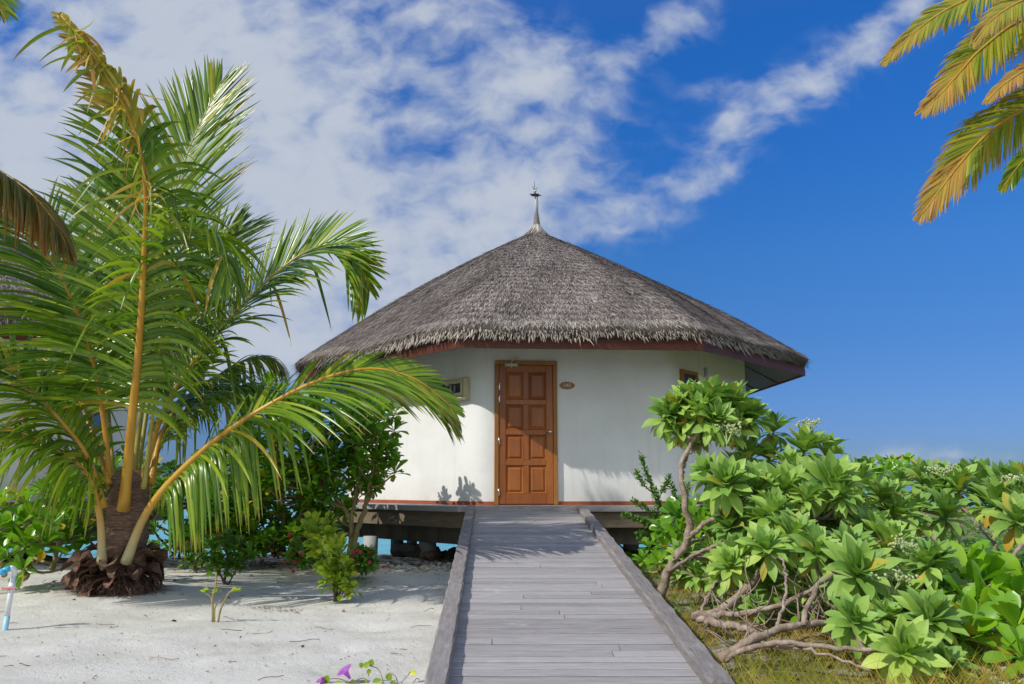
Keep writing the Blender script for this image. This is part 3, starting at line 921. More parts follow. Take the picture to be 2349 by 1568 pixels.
T3 = np.array([Ft[0], Ft[1], 0]); N3 = np.array([Fn[0], Fn[1], 0])
pc = np.array(on_face(Fa, Ft, Fn, hs0, .038, hz))
mb.tube([pc, pc + N3 * .012], [.034, .032], M['steel'], 18)
mb.tube([pc + N3 * .012, pc + N3 * .03, pc + N3 * .038, pc + N3 * .06, pc + N3 * .07], [.012, .012, .024, .028, .016], M['steel'], 18)
mb.build('door_knob', door)
for py in (876, 904, 1000, 1117):
    mb = MB()
    zc = z_on_front(1140, py + 11); sc_ = d0 - .004
    pc = np.array(on_face(Fa, Ft, Fn, sc_, .052, zc))
    mb.tube([pc - np.array([0, 0, .055]), pc + np.array([0, 0, .055])], .008, M['steel'], 8)
    mb.box(pc - N3 * .004, (.03, .006, .10), M['steel'], Frz)
    mb.build('hinge', door)
mb = MB()
cz = z_on_front(1172, 838); cs = s_on_front(1172, 0)
pc = np.array(on_face(Fa, Ft, Fn, cs, .072, cz))
mb.box(pc, (.185, .05, .045), M['whitemetal'], Frz, None, .008)
mb.box(pc - T3 * .088 - N3 * .015, (.018, .045, .06), M['whitemetal'], Frz, None, .003)
mb.box(pc + T3 * .088 - N3 * .015, (.018, .045, .06), M['whitemetal'], Frz, None, .003)
mb.tube([pc - np.array([0, 0, .02]), pc - np.array([0, 0, .042])], [.014, .010], M['whitemetal'], 10)
mb.tube([pc + np.array([0, 0, .02]), pc + np.array([0, 0, .04])], .012, M['whitemetal'], 10)
e1 = pc + np.array([0, 0, .045]) ; e2 = pc + T3 * .075 + N3 * .05 + np.array([0, 0, .115]); e3 = pc + T3 * .07 - N3 * .045 + np.array([0, 0, .07])
mb.tube([e1, e1 + T3 * .02 + N3 * .03 + np.array([0, 0, .03]), e2], .009, M['whitemetal'], 6)
mb.tube([e2, e3], .008, M['whitemetal'], 6)
mb.build('door_closer', door)
# number plate
mb = MB()
nc_ = np.array(on_face(Fa, Ft, Fn, s_on_front(1302, 0), .004, z_on_front(1302, 884)))
n_ = 36; pts = []
for ring, (sc, ou) in enumerate(((1, 0.), (1, .012), (.93, .018))):
    for i in range(n_):
        a = 2 * math.pi * i / n_
        wob = 1 + .02 * math.sin(3 * a + 1) + .015 * math.sin(7 * a)
        pts.append(nc_ + T3 * math.cos(a) * .118 * sc * wob + np.array([0, 0, 1]) * math.sin(a) * .058 * sc * wob + N3 * ou)
F = [[r * n_ + i, r * n_ + (i + 1) % n_, (r + 1) * n_ + (i + 1) % n_, (r + 1) * n_ + i] for r in range(2) for i in range(n_)]
mb.add(pts, [np.array(F), np.array([[2 * n_ + i for i in range(n_)]])], M['plate'])
plate = mb.build('number_plate', bung)
cu_ = bpy.data.curves.new('numerals', 'FONT'); cu_.body = '145'; cu_.size = .078; cu_.align_x = 'CENTER'; cu_.align_y = 'CENTER'
cu_.extrude = .0015; cu_.offset = .0012
to_ = bpy.data.objects.new('numerals_text', cu_); scene.collection.objects.link(to_)
bpy.context.view_layer.update()
nm = bpy.data.meshes.new_from_object(to_.evaluated_get(bpy.context.evaluated_depsgraph_get()))
vv = np.array([v.co[:] for v in nm.vertices])
vv = nc_[None] + T3[None] * vv[:, :1] + np.array([[0, 0, 1.]]) * vv[:, 1:2] + N3[None] * (vv[:, 2:3] + .0205)
polys = [list(p.vertices) for p in nm.polygons]
bpy.data.objects.remove(to_)
mb = MB()
mb.add(vv, [np.array([p]) for p in polys], M['numeral'])
mb.build('numerals', plate)

# window on the right face
Ra, Rt, Rn = face_frame(WL[1], WL[2]); Rrz = math.atan2(Rt[1], Rt[0])
def s_on(a, t, px):
    d = px_dir(px, 1000); kx = d.x / d.y
    return (kx * a[1] - a[0]) / (t[0] - kx * t[1])
def fb(mb, a, t, n2, rz, s0, s1, z0, z1, o0, o1, m, bev=0., col=None):
    mb.box(on_face(a, t, n2, (s0 + s1) / 2, (o0 + o1) / 2, (z0 + z1) / 2), (s1 - s0, o1 - o0, z1 - z0), m, rz, col, bev)
ws0, ws1 = s_on(Ra, Rt, 1564), s_on(Ra, Rt, 1600)
yv = Ra[1] + Rt[1] * ws0
wz1 = P(1564, 846, yv).z; wz0 = P(1600, 1020, yv).z
def window(root, a, t, n2, rz, s0, s1, z0, z1, glass, mullion=False):
    mb = MB(); f_ = .06
    fb(mb, a, t, n2, rz, s0, s0 + f_, z0, z1, -.02, .05, M['framewood'], .004, (.2, 0, 0, 0))
    fb(mb, a, t, n2, rz, s1 - f_, s1, z0, z1, -.02, .05, M['framewood'], .004, (.7, 0, 0, 0))
    fb(mb, a, t, n2, rz, s0 + f_ + .0006, s1 - f_ - .0006, z1 - f_, z1 - .001, -.02, .048, M['framewood'], .004, (.5, 0, 0, 0))
    fb(mb, a, t, n2, rz, s0 + f_ + .0006, s1 - f_ - .0006, z0 + .001, z0 + f_, -.02, .048, M['framewood'], .004, (.5, 0, 0, 0))
    if mullion:
        fb(mb, a, t, n2, rz, (s0 + s1) / 2 - .025, (s0 + s1) / 2 + .025, z0 + f_ + .001, z1 - f_ - .001, -.02, .046, M['framewood'], .003, (.4, 0, 0, 0))
    wo = mb.build('window', root)
    mb = MB(); fb(mb, a, t, n2, rz, s0 + f_ + .001, s1 - f_ - .001, z0 + f_ + .001, z1 - f_ - .001, .005, .012, glass)
    mb.build('pane', wo)
    mb = MB(); fb(mb, a, t, n2, rz, s0 - .04, s1 + .04, z0 - .045, z0 - .002, -.01, .09, M['whitepaint'], .004)
    mb.build('sill', wo)
window(bung, Ra, Rt, Rn, Rrz, ws0, ws1 + .02, wz0, wz1, M['glass'])
mb = MB(); sp_ = s_on(Ra, Rt, 1622)
a_ = np.array(on_face(Ra, Rt, Rn, sp_, .03, ZD + .06)); 
mb.tube([a_, a_ + np.array([0, 0, ZE - ZD - .03])], .026, M['whitepaint'], 10)
for zc in (.4, 1.2, 2.0): mb.tube([a_ + np.array([0, 0, zc]), a_ + np.array([0, 0, zc + .03])], .033, M['whitepaint'], 10)
mb.build('drainpipe', bung)
# meter box on the left face
La, Lt, Ln = face_frame(WL[7], WL[0]); Lrz = math.atan2(Lt[1], Lt[0])
bs0, bs1 = s_on(La, Lt, 1010), s_on(La, Lt, 1077)
yv = La[1] + Lt[1] * bs1
bz1, bz0 = P(1077, 866, yv).z, P(1077, 916, yv).z
mb = MB()
fb(mb, La, Lt, Ln, Lrz, bs0, bs1, bz0, bz1, 0, .10, M['cream'], .012)
fb(mb, La, Lt, Ln, Lrz, bs0 + .02, bs1 - .06, bz0 + .055, bz1 - .045, .10, .125, M['cream'], .012)
fb(mb, La, Lt, Ln, Lrz, bs0 + .02, bs1 - .06, bz0 + .012, bz0 + .048, .10, .118, M['cream'], .006)
box = mb.build('fuse_box', bung)
mb = MB(); fb(mb, La, Lt, Ln, Lrz, bs0 + .05, bs1 - .08, bz0 + .105, bz1 - .085, .120, .131, M['darkglass'], .008)
for i in range(5):
    s_ = bs0 + .09 + i * (bs1 - bs0 - .22) / 5
    fb(mb, La, Lt, Ln, Lrz, s_, s_ + .03, bz0 + .13, bz1 - .11, .131, .134, M['steel'])
mb.build('smoked_cover', box)
# soffit battens
mb = MB()
EO = [np.array(p) for p in offset(EV, -.04)]; WO = [np.array(p) for p in WL]
for i in range(8):
    for f_ in (.0, .33, .66):
        a = EO[i] * (1 - f_) + EO[(i + 1) % 8] * f_; b_ = WO[i] * (1 - f_) + WO[(i + 1) % 8] * f_
        mb = MB()
        a3 = np.array([a[0], a[1], ZE + .02]); b3 = np.array([b_[0], b_[1], ZE + .55]); d = nrm(b3 - a3); L_ = np.linalg.norm(b3 - a3)
        sx = nrm(np.cross(d, [0, 0, 1.]))
        mb.box((a3 + b3) / 2, (L_ - .05, .045, .02), M['batten'], axes=(d, sx, np.cross(sx, d)))
        mb.build('soffit_batten', bung)
# posts carrying the deck
for (px, yv, r_) in ((850, 13.2, .118), (911, 16.2, .125), (945, 17.5, .11), (981, 12.9, .135), (1447, 13.1, .125), (1255, 16.0, .12), (1150, 19.0, .12), (1600, 16.0, .12), (700, 16.5, .12)):
    q = P(px, 1240, yv); mb = MB()
    mb.tube([(q.x, yv, -1.6), (q.x, yv, 0.), (q.x, yv, ZD - .5)], r_, M['post'], 20)
    mb.build('post', bung)
mb = MB()   # cable hanging under the deck
mb.tube([P(1066, 1172, 12.3), P(1060, 1190, 12.3), P(1058, 1215, 12.3), P(1064, 1240, 12.3), P(1072, 1262, 12.3)], .012, M['finial'], 6)
mb.build('hanging_cable', bung)

# the neighbour, mostly hidden behind the palm
shift = np.array([-10.95, -2.5])
rot_ = lambda p, a: (HC[0] + (p[0] - HC[0]) * math.cos(a) - (p[1] - HC[1]) * math.sin(a) + shift[0], HC[1] + (p[0] - HC[0]) * math.sin(a) + (p[1] - HC[1]) * math.cos(a) + shift[1])
EV2 = [rot_(p, R(-6)) for p in EV]; WL2 = [rot_(p, R(-6)) for p in WL]
C2 = (HC[0] + shift[0], HC[1] + shift[1])
b2 = thing('thatched_bungalow', (C2[0], C2[1], 0), 'second white thatched bungalow at the left edge, mostly hidden behind the coconut palm', 'house')
house_shell(b2, C2, EV2, WL2, 12, 60000, 7000)
a, t, n2 = face_frame(WL2[1], WL2[2]); rz = math.atan2(t[1], t[0]); LL = np.linalg.norm(np.array(WL2[2]) - np.array(WL2[1]))
for (p0, p1, q0, q1, gl_) in ((-60, 60, 1002, 880, M['whitepaint']), (168, 235, 985, 880, M['skyglass'])):
    if p0 > 0:
        a, t, n2 = face_frame(WL2[2], WL2[3]); rz = math.atan2(t[1], t[0])
    s0_, s1_ = s_on(a, t, p0), s_on(a, t, p1); ym = a[1] + t[1] * (s0_ + s1_) / 2
    window(b2, a, t, n2, rz, s0_, s1_, P(0, q0, ym).z, P(0, q1, ym).z, gl_, p0 > 0)
for (fx, fy) in ((.9, .5), (2.6, 2.6), (-1.5, 2.0)):
    mb = MB(); mb.tube([(C2[0] + fx, C2[1] - 2.6 + fy, -1.5), (C2[0] + fx, C2[1] - 2.6 + fy, ZD - .5)], .12, M['post'], 14); mb.build('post', b2)

# ------------------------------------------------------------------ ramp
ramp = thing('wooden_ramp', (.3, 7.9, .5), 'weathered grey wooden ramp with raised side rails rising to the bungalow door', 'ramp')
ya, yb = 4.42, 11.62
lx = lambda y: -.458 + (-.640 + .458) * (y - 4.42) / 7.2
rx_ = lambda y: 1.163 + (1.035 - 1.163) * (y - 4.42) / 7.2
zr = lambda y: EYE - 1.0 + (.735) * (y - 4.42) / 7.2
slope = math.atan(.735 / 7.2)
Yv = np.array([0, math.cos(slope), math.sin(slope)]); Xv = np.array([1, 0, 0.]); Zv = np.cross(Xv, Yv)
mb = MB(); cw = .125
y = 4.12; i = 0
while y < yb + .02:
    bw = .121 + random.uniform(-.003, .003); x0, x1 = lx(y) + cw * .6, rx_(y) - cw * .6
    cuts = [x0]
    k = random.random()
    if k < .42: cuts.append(x0 + (x1 - x0) * random.choice((.22, .36, .52, .70, .82)) + random.uniform(-.06, .06))
    cuts.append(x1)
    for a, b_ in zip(cuts[:-1], cuts[1:]):
        dz = random.uniform(-.0025, .0025); rr_ = random.random()
        mb.box(((a + b_) / 2, y, zr(y) - .092 + dz), (b_ - a - .004, bw - random.uniform(.013, .022), .03), M['deckwood'], 0, (rr_, 0, 0, 0), .003,
               axes=(Xv * math.cos(.0) , nrm(Yv + Xv * random.uniform(-.002, .002)), Zv + Yv * random.uniform(-.02, .02)))
    y += bw * math.cos(slope); i += 1
mb.build('deck_boards', ramp)
for fx, sgn in ((lx, 1), (rx_, -1)):
    joints = [4.16, 6.9, 9.6, 11.70] if sgn > 0 else [4.50, 7.6, 11.70]
    if sgn < 0: joints[0] = 4.47
    mb = MB()
    for j in range(len(joints) - 1):
        y0, y1 = joints[j], joints[j + 1] - .004
        p0 = np.array([fx(y0) + sgn * cw / 2, y0, zr(y0) - .09]); p1 = np.array([fx(y1) + sgn * cw / 2, y1, zr(y1) - .09])
        d = nrm(p1 - p0); sx = nrm(np.cross(d, [0, 0, 1.])); up = np.cross(sx, d)
        nseg = 26
        V = []; 
        cs_ = [(-.5, -.5), (.5, -.5), (.5, .40), (.42, .5), (-.42, .5), (-.5, .40)]
        for q in range(nseg + 1):
            f_ = q / nseg; c_ = p0 * (1 - f_) + p1 * f_
            for ci, (a, b_) in enumerate(cs_):
                wob = .004 * math.sin(q * 1.7 + ci * 2 + j) + random.uniform(-.0022, .0022)
                V.append(c_ + sx * (a * cw + wob) + up * (b_ * .18 + wob * .7) + (d * random.uniform(-.01, .01) if q in (0, nseg) else 0))
        F = [[q * 6 + i, q * 6 + (i + 1) % 6, (q + 1) * 6 + (i + 1) % 6, (q + 1) * 6 + i] for q in range(nseg) for i in range(6)]
        mb.add(V, [np.array(F), np.array([[5, 4, 3, 2, 1, 0]]), np.array([[nseg * 6 + i for i in range(6)]])], M['curbwood'], (random.random(), 0, 0, 0))
    mb.build('side_rail', ramp)
mb = MB()
for xx in (.02, .62):
    p0 = Vector((xx + lx(5) + .4, 4.6, zr(4.6) - .20)); p1 = Vector((xx + lx(11) + .4, 11.5, zr(11.5) - .23))
    d = nrm(np.array(p1 - p0)); sx = nrm(np.cross(d, [0, 0, 1.])); up = np.cross(sx, d)
    mb.box((np.array(p0) + np.array(p1)) / 2, (.07, (p1 - p0).length, .12), M['beamwood'], 0, None, 0, axes=(sx, d, up))
for xx in (lx(10) + .15, rx_(10) - .15):
    mb.box((xx, 9.4, .10), (.09, .09, .60), M['beamwood'])
mb.build('joist', ramp)


# ------------------------------------------------------------------ coconut palms
def catmull(pts, n):
    P_ = np.array([tuple(p) for p in pts], float)
    P_ = np.concatenate([[2 * P_[0] - P_[1]], P_, [2 * P_[-1] - P_[-2]]])
    m_ = len(P_) - 3; out = []
    for q in np.linspace(0, m_ - 1e-6, n):
        i = int(q); t = q - i
        a, b_, c_, d = P_[i:i + 4]
        out.append(.5 * ((2 * b_) + (-a + c_) * t + (2 * a - 5 * b_ + 4 * c_ - d) * t * t + (-a + 3 * b_ - 3 * c_ + d) * t ** 3))
    out = np.array(out)
    # even spacing
    s_ = np.r_[0, np.cumsum(np.linalg.norm(np.diff(out, axis=0), axis=1))]
    si = np.linspace(0, s_[-1], n)
    return np.stack([np.interp(si, s_, out[:, k]) for k in range(3)], -1), s_[-1]


def frond(root, pts, up, nl=85, Lm=1.1, start=.22, r0=.05, mat='palm', rmat='rachis', droop=(.5, 1.0), ang=(72, 22), lift=12, W=.021,
          dry_from=2., dry_amt=1., seed=0, gap=.0, kinks=.12, lscale=(1., 1.), jag=.07, drybase=0., label=None, twist=.10, dens=1.25, tipcut=0., aexp=1.1, sdroop=(1., 1.)):
    rg = np.random.default_rng(seed + 100)
    C, Ltot = catmull(pts, 120)
    T = nrm(np.gradient(C, axis=0))
    U = np.array(up, float)
    Nn = nrm(U[None] - T * (T @ U)[:, None])
    S = np.cross(T, Nn)
    mb = MB()
    for sd_, ls in ((1, lscale[0]), (-1, lscale[1])):
        s_ = np.linspace(start, .995, int(nl * dens)) + rg.normal(0, .0012, int(nl * dens))
        s_ = s_[rg.uniform(0, 1, len(s_)) > gap]
        s_ = np.clip(s_, 0, .999)
        q = (s_ - start) / (1 - start)
        i = (s_ * 119)
        def smp(A): return np.stack([np.interp(i, np.arange(120), A[:, k]) for k in range(3)], -1)
        c_, t_, n_, x_ = smp(C), nrm(smp(T)), nrm(smp(Nn)), nrm(smp(S)) * sd_
        a = np.radians(ang[0] + (ang[1] - ang[0]) * q ** aexp) + rg.normal(0, .05, len(s_))
        b_ = np.radians(lift + rg.normal(0, 6, len(s_)))
        D = t_ * np.cos(a)[:, None] + (x_ * np.cos(b_)[:, None] + n_ * np.sin(b_)[:, None]) * np.sin(a)[:, None]
        D = nrm(D + rg.normal(0, jag * .5, D.shape))
        L = Lm * ls * (.30 + .70 * np.sin(np.pi * np.clip(q * .86 + .14, 0, 1)) ** .75) * rg.uniform(.9, 1.05, len(s_))
        L *= np.where(q > .9, 1 - (q - .9) * 3.0, 1) * (1 - tipcut * np.clip((q - .5) / .25, 0, 1))
        Wd = nrm(t_ - D * np.sum(t_ * D, 1, keepdims=True))
        Uu = np.cross(Wd, D); sg = np.sign(np.sum(Uu * n_, 1, keepdims=True)); sg[sg == 0] = 1; Uu = Uu * sg
        Uu = nrm(Uu + Wd * rg.normal(0, twist, (len(s_), 1)) + n_ * .1)
        dr = (droop[0] + (droop[1] - droop[0]) * q + np.abs(rg.normal(0, .15, len(s_)))) * sdroop[0 if sd_ == 1 else 1]
        dry = np.where(q > dry_from, dry_amt, 0.) * rg.uniform(.5, 1, len(s_)) + (rg.uniform(0, 1, len(s_)) < .035) * .8 + drybase * rg.uniform(.4, 1, len(s_))
        if isinstance(kinks, tuple):      # inner leaflets snap and hang straight down, outer ones stay straight
            pk = kinks[0] * np.clip(1.25 - q * 2.2, 0, 1) + kinks[1]
            kn = (rg.uniform(.16, .34, len(s_)), (rg.uniform(0, 1, len(s_)) < pk) * rg.uniform(1.6, 4.0, len(s_)))
        else:
            kn = (rg.uniform(.25, .6, len(s_)), (rg.uniform(0, 1, len(s_)) < kinks) * rg.uniform(1.0, 3.5, len(s_)))
        blades(mb, M[mat], c_, D, Uu, L, W * .86 * rg.uniform(.8, 1.15, len(s_)), [.35, .75, .95, 1., 1., .95, .84, .66, .40, .03], dr, 0, -.32, None if not drybase else rg.uniform(.2, 1, len(s_)), np.clip(dry, 0, 1), 0., kn)
    o = mb.build('frond', root)
    if label: o['label'] = label
    mb = MB()
    rr = r0 * (1 - np.linspace(0, 1, 40) ** .9 * .9)
    rr[:3] *= np.array([1.25, 1.15, 1.05])
    Cr = C[np.linspace(0, 119, 40).astype(int)]
    mb.tube(Cr, np.maximum(rr, .0045), M[rmat], 8)
    mb.build('midrib', o)
    return o


pb = G(265, 1372)
palm = thing('coconut_palm', (pb.x, pb.y, 0), 'young coconut palm with a short fibrous trunk standing in the sand left of the ramp', 'palm tree', 'coconut palms')
PP = lambda L_: [P(*p) for p in L_]
frond(palm, PP([(283, 1170, 8.02), (292, 1080, 7.93), (303, 960, 7.8), (318, 800, 7.65), (329, 620, 7.5), (334, 450, 7.35), (318, 330, 7.2), (270, 215, 7.05), (205, 115, 6.95), (140, 35, 6.9)]),
      (0, 1, .15), 84, 1.18, .20, .053, droop=(.55, .30), ang=(86, 20), lift=14, W=.025, dry_from=.66, dry_amt=.85, seed=1, kinks=.07, lscale=(1.08, .80), tipcut=.55, aexp=.6, sdroop=(1., 3.2), dens=1.1)
frond(palm, PP([(300, 1130, 8.3), (330, 900, 8.5), (352, 760, 8.6), (376, 600, 8.7), (402, 440, 8.8), (438, 330, 8.9), (476, 250, 9.0), (508, 185, 9.05)]),
      (-.1, -1, .3), 96, 1.25, .30, .032, rmat='rachis_green', droop=(.12, .05), ang=(64, 20), lift=14, W=.021, seed=2, kinks=.02)
frond(palm, PP([(310, 1130, 8.5), (345, 900, 8.8), (385, 770, 9.0), (430, 670, 9.2), (490, 580, 9.35), (550, 520, 9.5)]),
      (-.3, -.9, .5), 78, 1.25, .25, .030, rmat='rachis_green', droop=(.25, .35), ang=(62, 16), lift=10, W=.021, seed=3, kinks=.03)
frond(palm, PP([(255, 1130, 8.2), (236, 950, 8.1), (205, 800, 8.0), (165, 690, 7.95), (112, 590, 7.9), (45, 515, 7.8), (-50, 450, 7.7)]),
      (.3, -.5, .8), 84, 1.12, .25, .034, droop=(.35, .8), ang=(72, 25), lift=12, W=.021, seed=4, kinks=.05)
frond(palm, PP([(320, 1130, 8.2), (368, 960, 8.3), (430, 850, 8.4), (500, 765, 8.4), (580, 675, 8.4), (660, 604, 8.3), (728, 567, 8.3), (785, 572, 8.2), (826, 608, 8.1), (848, 665, 8.1)]),
      (-.5, -.8, .6), 100, 1.3, .22, .034, droop=(.5, .7), ang=(62, 26), lift=18, W=.020, seed=5, kinks=.05, lscale=(1.0, .55), sdroop=(1., .35))
frond(palm, PP([(288, 1290, 8.0), (335, 1178, 7.9), (410, 1085, 7.85), (520, 990, 7.8), (650, 910, 7.8), (760, 862, 7.85), (860, 845, 7.9), (950, 868, 7.95), (1010, 910, 8.0), (1045, 945, 8.0)]),
      (-.3, -.75, .75), 112, 1.12, .18, .046, droop=(.9, .25), ang=(66, 20), lift=4, W=.0195, seed=6, kinks=(.95, .0), lscale=(1.0, .5), sdroop=(1., .5), dens=1.3, jag=.05)
frond(palm, PP([(238, 1165, 8.0), (200, 1050, 7.9), (140, 968, 7.8), (68, 890, 7.7), (0, 825, 7.6), (-80, 790, 7.5), (-170, 800, 7.4)]),
      (.4, -.2, .9), 80, 1.05, .20, .040, droop=(.8, 1.1), ang=(68, 26), lift=12, W=.021, seed=7, kinks=.1)
frond(palm, PP([(234, 1290, 7.95), (228, 1180, 7.85), (196, 1085, 7.7), (125, 1030, 7.5), (35, 990, 7.35), (-70, 990, 7.2)]),
      (.3, -.2, 1), 66, .95, .28, .042, droop=(1.3, 1.5), ang=(66, 30), lift=8, W=.020, seed=8, kinks=.2)
frond(palm, PP([(262, 1120, 8.5), (245, 900, 8.9), (232, 720, 9.2), (222, 580, 9.45), (222, 470, 9.6), (250, 410, 9.7)]),
      (.1, -1, .4), 70, .95, .25, .028, rmat='rachis_green', droop=(.3, .4), ang=(64, 20), lift=12, W=.020, seed=9, kinks=.03)
frond(palm, PP([(345, 1110, 8.3), (375, 985, 8.6), (440, 900, 9.0), (520, 850, 9.3), (570, 822, 9.5), (622, 822, 9.6), (648, 850, 9.6)]),
      (-.2, 0, 1), 70, .72, .28, .036, droop=(1.6, 2.2), ang=(64, 30), lift=8, W=.020, seed=10, kinks=.3, dry_from=.7, dry_amt=.5)
frond(palm, PP([(330, 1120, 8.05), (352, 930, 7.95), (372, 760, 7.8), (400, 610, 7.7), (452, 530, 7.6), (505, 560, 7.5), (530, 640, 7.45)]),
      (-.4, .3, .7), 30, 1.0, .42, .026, rmat='rachis_green', droop=(1.5, 2.0), ang=(62, 30), lift=6, W=.023, seed=11, kinks=.3)
frond(palm, PP([(250, 1110, 8.1), (215, 1000, 8.4), (170, 900, 8.8), (110, 830, 9.2), (30, 790, 9.6)]),
      (.2, -.3, 1), 60, 1.0, .3, .028, droop=(.6, 1.0), ang=(66, 28), lift=12, W=.020, seed=12, kinks=.08)
frond(palm, PP([(335, 1140, 8.3), (362, 1030, 8.5), (420, 950, 8.7), (500, 900, 8.9), (600, 890, 9.0), (680, 930, 9.1)]),
      (-.3, 0, 1), 66, .95, .22, .04, rmat='rachis_green', droop=(1.2, 1.8), ang=(66, 30), lift=8, W=.020, seed=13, kinks=.15)
# hanging, yellowed, broken leaflets at the bent tip of the tall frond
mb = MB()
C_, _ = catmull(PP([(334, 470, 7.36), (318, 330, 7.2), (270, 215, 7.05), (205, 115, 6.95), (140, 35, 6.9)]), 60)
N = 74
ii = rng.integers(0, 56, N)
dd = np.stack([rng.normal(-.05, .55, N), rng.normal(-.2, .4, N), rng.uniform(-.9, .1, N)], -1)
blades(mb, M['palm_yellow'], C_[ii], dd, np.stack([rng.normal(0, 1, N), -np.ones(N), rng.normal(0, .5, N)], -1), rng.uniform(.25, .62, N) * (1 + .5 * (ii < 14)), rng.uniform(.010, .019, N),
       [.35, .75, 1., 1., .95, .84, .66, .40, .03], rng.uniform(.5, 2.2, N), rng.normal(0, .6, N), -.3, np.clip(rng.normal(.35, .3, N), 0, 1), (rng.uniform(0, 1, N) < .35) * .7)
o = mb.build('broken_leaflets', palm); o['label'] = 'yellow torn leaflets hanging from the bent tip of the tall frond'
# trunk
mb = MB()
zs = np.linspace(-.1, 1.24, 40)
tx = pb.x + .02 * np.sin(zs * 3); ty = np.full(40, pb.y)
rad_ = .235 - .040 * np.clip(zs, 0, 1.3) + .010 * np.sin(zs * 45)
rad_[-5:] *= [.97, .93, .86, .8, .7]
mb.tube(np.stack([tx + zs * .045, ty, zs], -1), rad_, M['fibre'], 28)
N = 900                                       # woven fibre standing off the trunk
th = rng.uniform(0, 2 * np.pi, N); zq = rng.uniform(.25, 1.08, N)
pr = np.stack([pb.x + zq * .045 + np.cos(th) * (.235 - .055 * zq), pb.y + np.sin(th) * (.235 - .055 * zq), zq], -1)
tg = np.stack([-np.sin(th), np.cos(th), rng.normal(.25, .5, N)], -1)
blades(mb, M['fibre'], pr, tg * np.sign(rng.uniform(-1, 1, N))[:, None] + np.stack([np.cos(th), np.sin(th), 0 * th], -1) * .12, np.stack([np.cos(th), np.sin(th), 0 * th], -1), rng.uniform(.06, .22, N), rng.uniform(.002, .006, N), [1, 1, .2], .1, .8, 0, smooth=False)
mb.build('trunk', palm)
mb = MB()                                     # curling dead leaf bases round the foot
N = 44
th = np.linspace(0, 4 * np.pi, N, endpoint=False) + rng.normal(0, .15, N)
lv = rng.uniform(0, 1, N)
pr = np.stack([pb.x + np.cos(th) * (.13 + .10 * lv), pb.y + np.sin(th) * (.13 + .10 * lv), .10 + .30 * lv * rng.uniform(.5, 1, N)], -1)
D = np.stack([np.cos(th + rng.normal(0, .6, N)), np.sin(th + rng.normal(0, .6, N)), rng.uniform(.1, 1.3, N)], -1)
blades(mb, M['husk'], pr, D, np.stack([-np.cos(th) * .5, -np.sin(th) * .5, np.full(N, 1.)], -1), rng.uniform(.22, .40, N), rng.uniform(.07, .13, N), [1, 1.1, 1.15, 1.1, .95, .75, .5, .2], rng.uniform(.6, 3., N), rng.uniform(-.8, .8, N), .6, wave=.45)
N = 2200
th = rng.uniform(0, 2 * np.pi, N); lv = rng.uniform(0, 1, N)
pr = np.stack([pb.x + np.cos(th) * (.18 + .18 * lv), pb.y + np.sin(th) * (.18 + .18 * lv), .02 + .26 * rng.uniform(0, 1, N) * (1 - .4 * lv)], -1)
blades(mb, M['husk'], pr, np.stack([np.cos(th + rng.normal(0, .7, N)), np.sin(th + rng.normal(0, .7, N)), rng.normal(.15, .4, N)], -1), np.tile([0, 0, 1.], (N, 1)), rng.uniform(.08, .30, N), rng.uniform(.0015, .005, N), [1, 1, .2], .4, 0, 0, smooth=False)
mb.blob((pb.x, pb.y, .05), (.30, .30, .14), M['husk'], 8, .35, 24, 12)
mb.build('dead_leaf_bases', palm)
# palm standing just outside the left edge
lp = thing('coconut_palm', (-9.5, 5.2, 0), 'coconut palm beyond the left edge, its olive drooping frond reaching in beside the tall palm', 'palm tree', 'coconut palms')
frond(lp, [(-9.5, 5.2, 3.9), (-7.9, 5.6, 4.9), (-6.2, 6.0, 4.7)] + PP([(-260, 290, 6.2), (-110, 338, 6.25), (0, 392, 6.25), (70, 442, 6.2), (120, 500, 6.15), (150, 556, 6.15)]), (-.2, 0, 1), 150, .85, .60, .035,
      mat='palm_olive', droop=(1.8, 2.2), ang=(60, 25), lift=5, W=.017, seed=21, kinks=.2, dry_from=.8, dry_amt=.45)
frond(lp, [(-9.5, 5.2, 3.9), (-8.0, 5.8, 5.3)] + PP([(-520, -60, 6.5), (-230, -110, 6.6), (-120, -80, 6.7), (-45, -40, 6.8), (15, 25, 6.85)]), (-.3, -.8, .8), 70, .70, .45, .035,
      mat='palm', droop=(.5, .5), ang=(60, 18), lift=10, W=.016, seed=22, kinks=.02)
mb = MB(); zs = np.linspace(-.1, 3.95, 30)
mb.tube(np.stack([-9.5 + .1 * np.sin(zs), np.full(30, 5.2), zs], -1), .17 - .015 * zs + .006 * np.sin(zs * 40), M['fibre'], 16)
mb.build('trunk', lp)
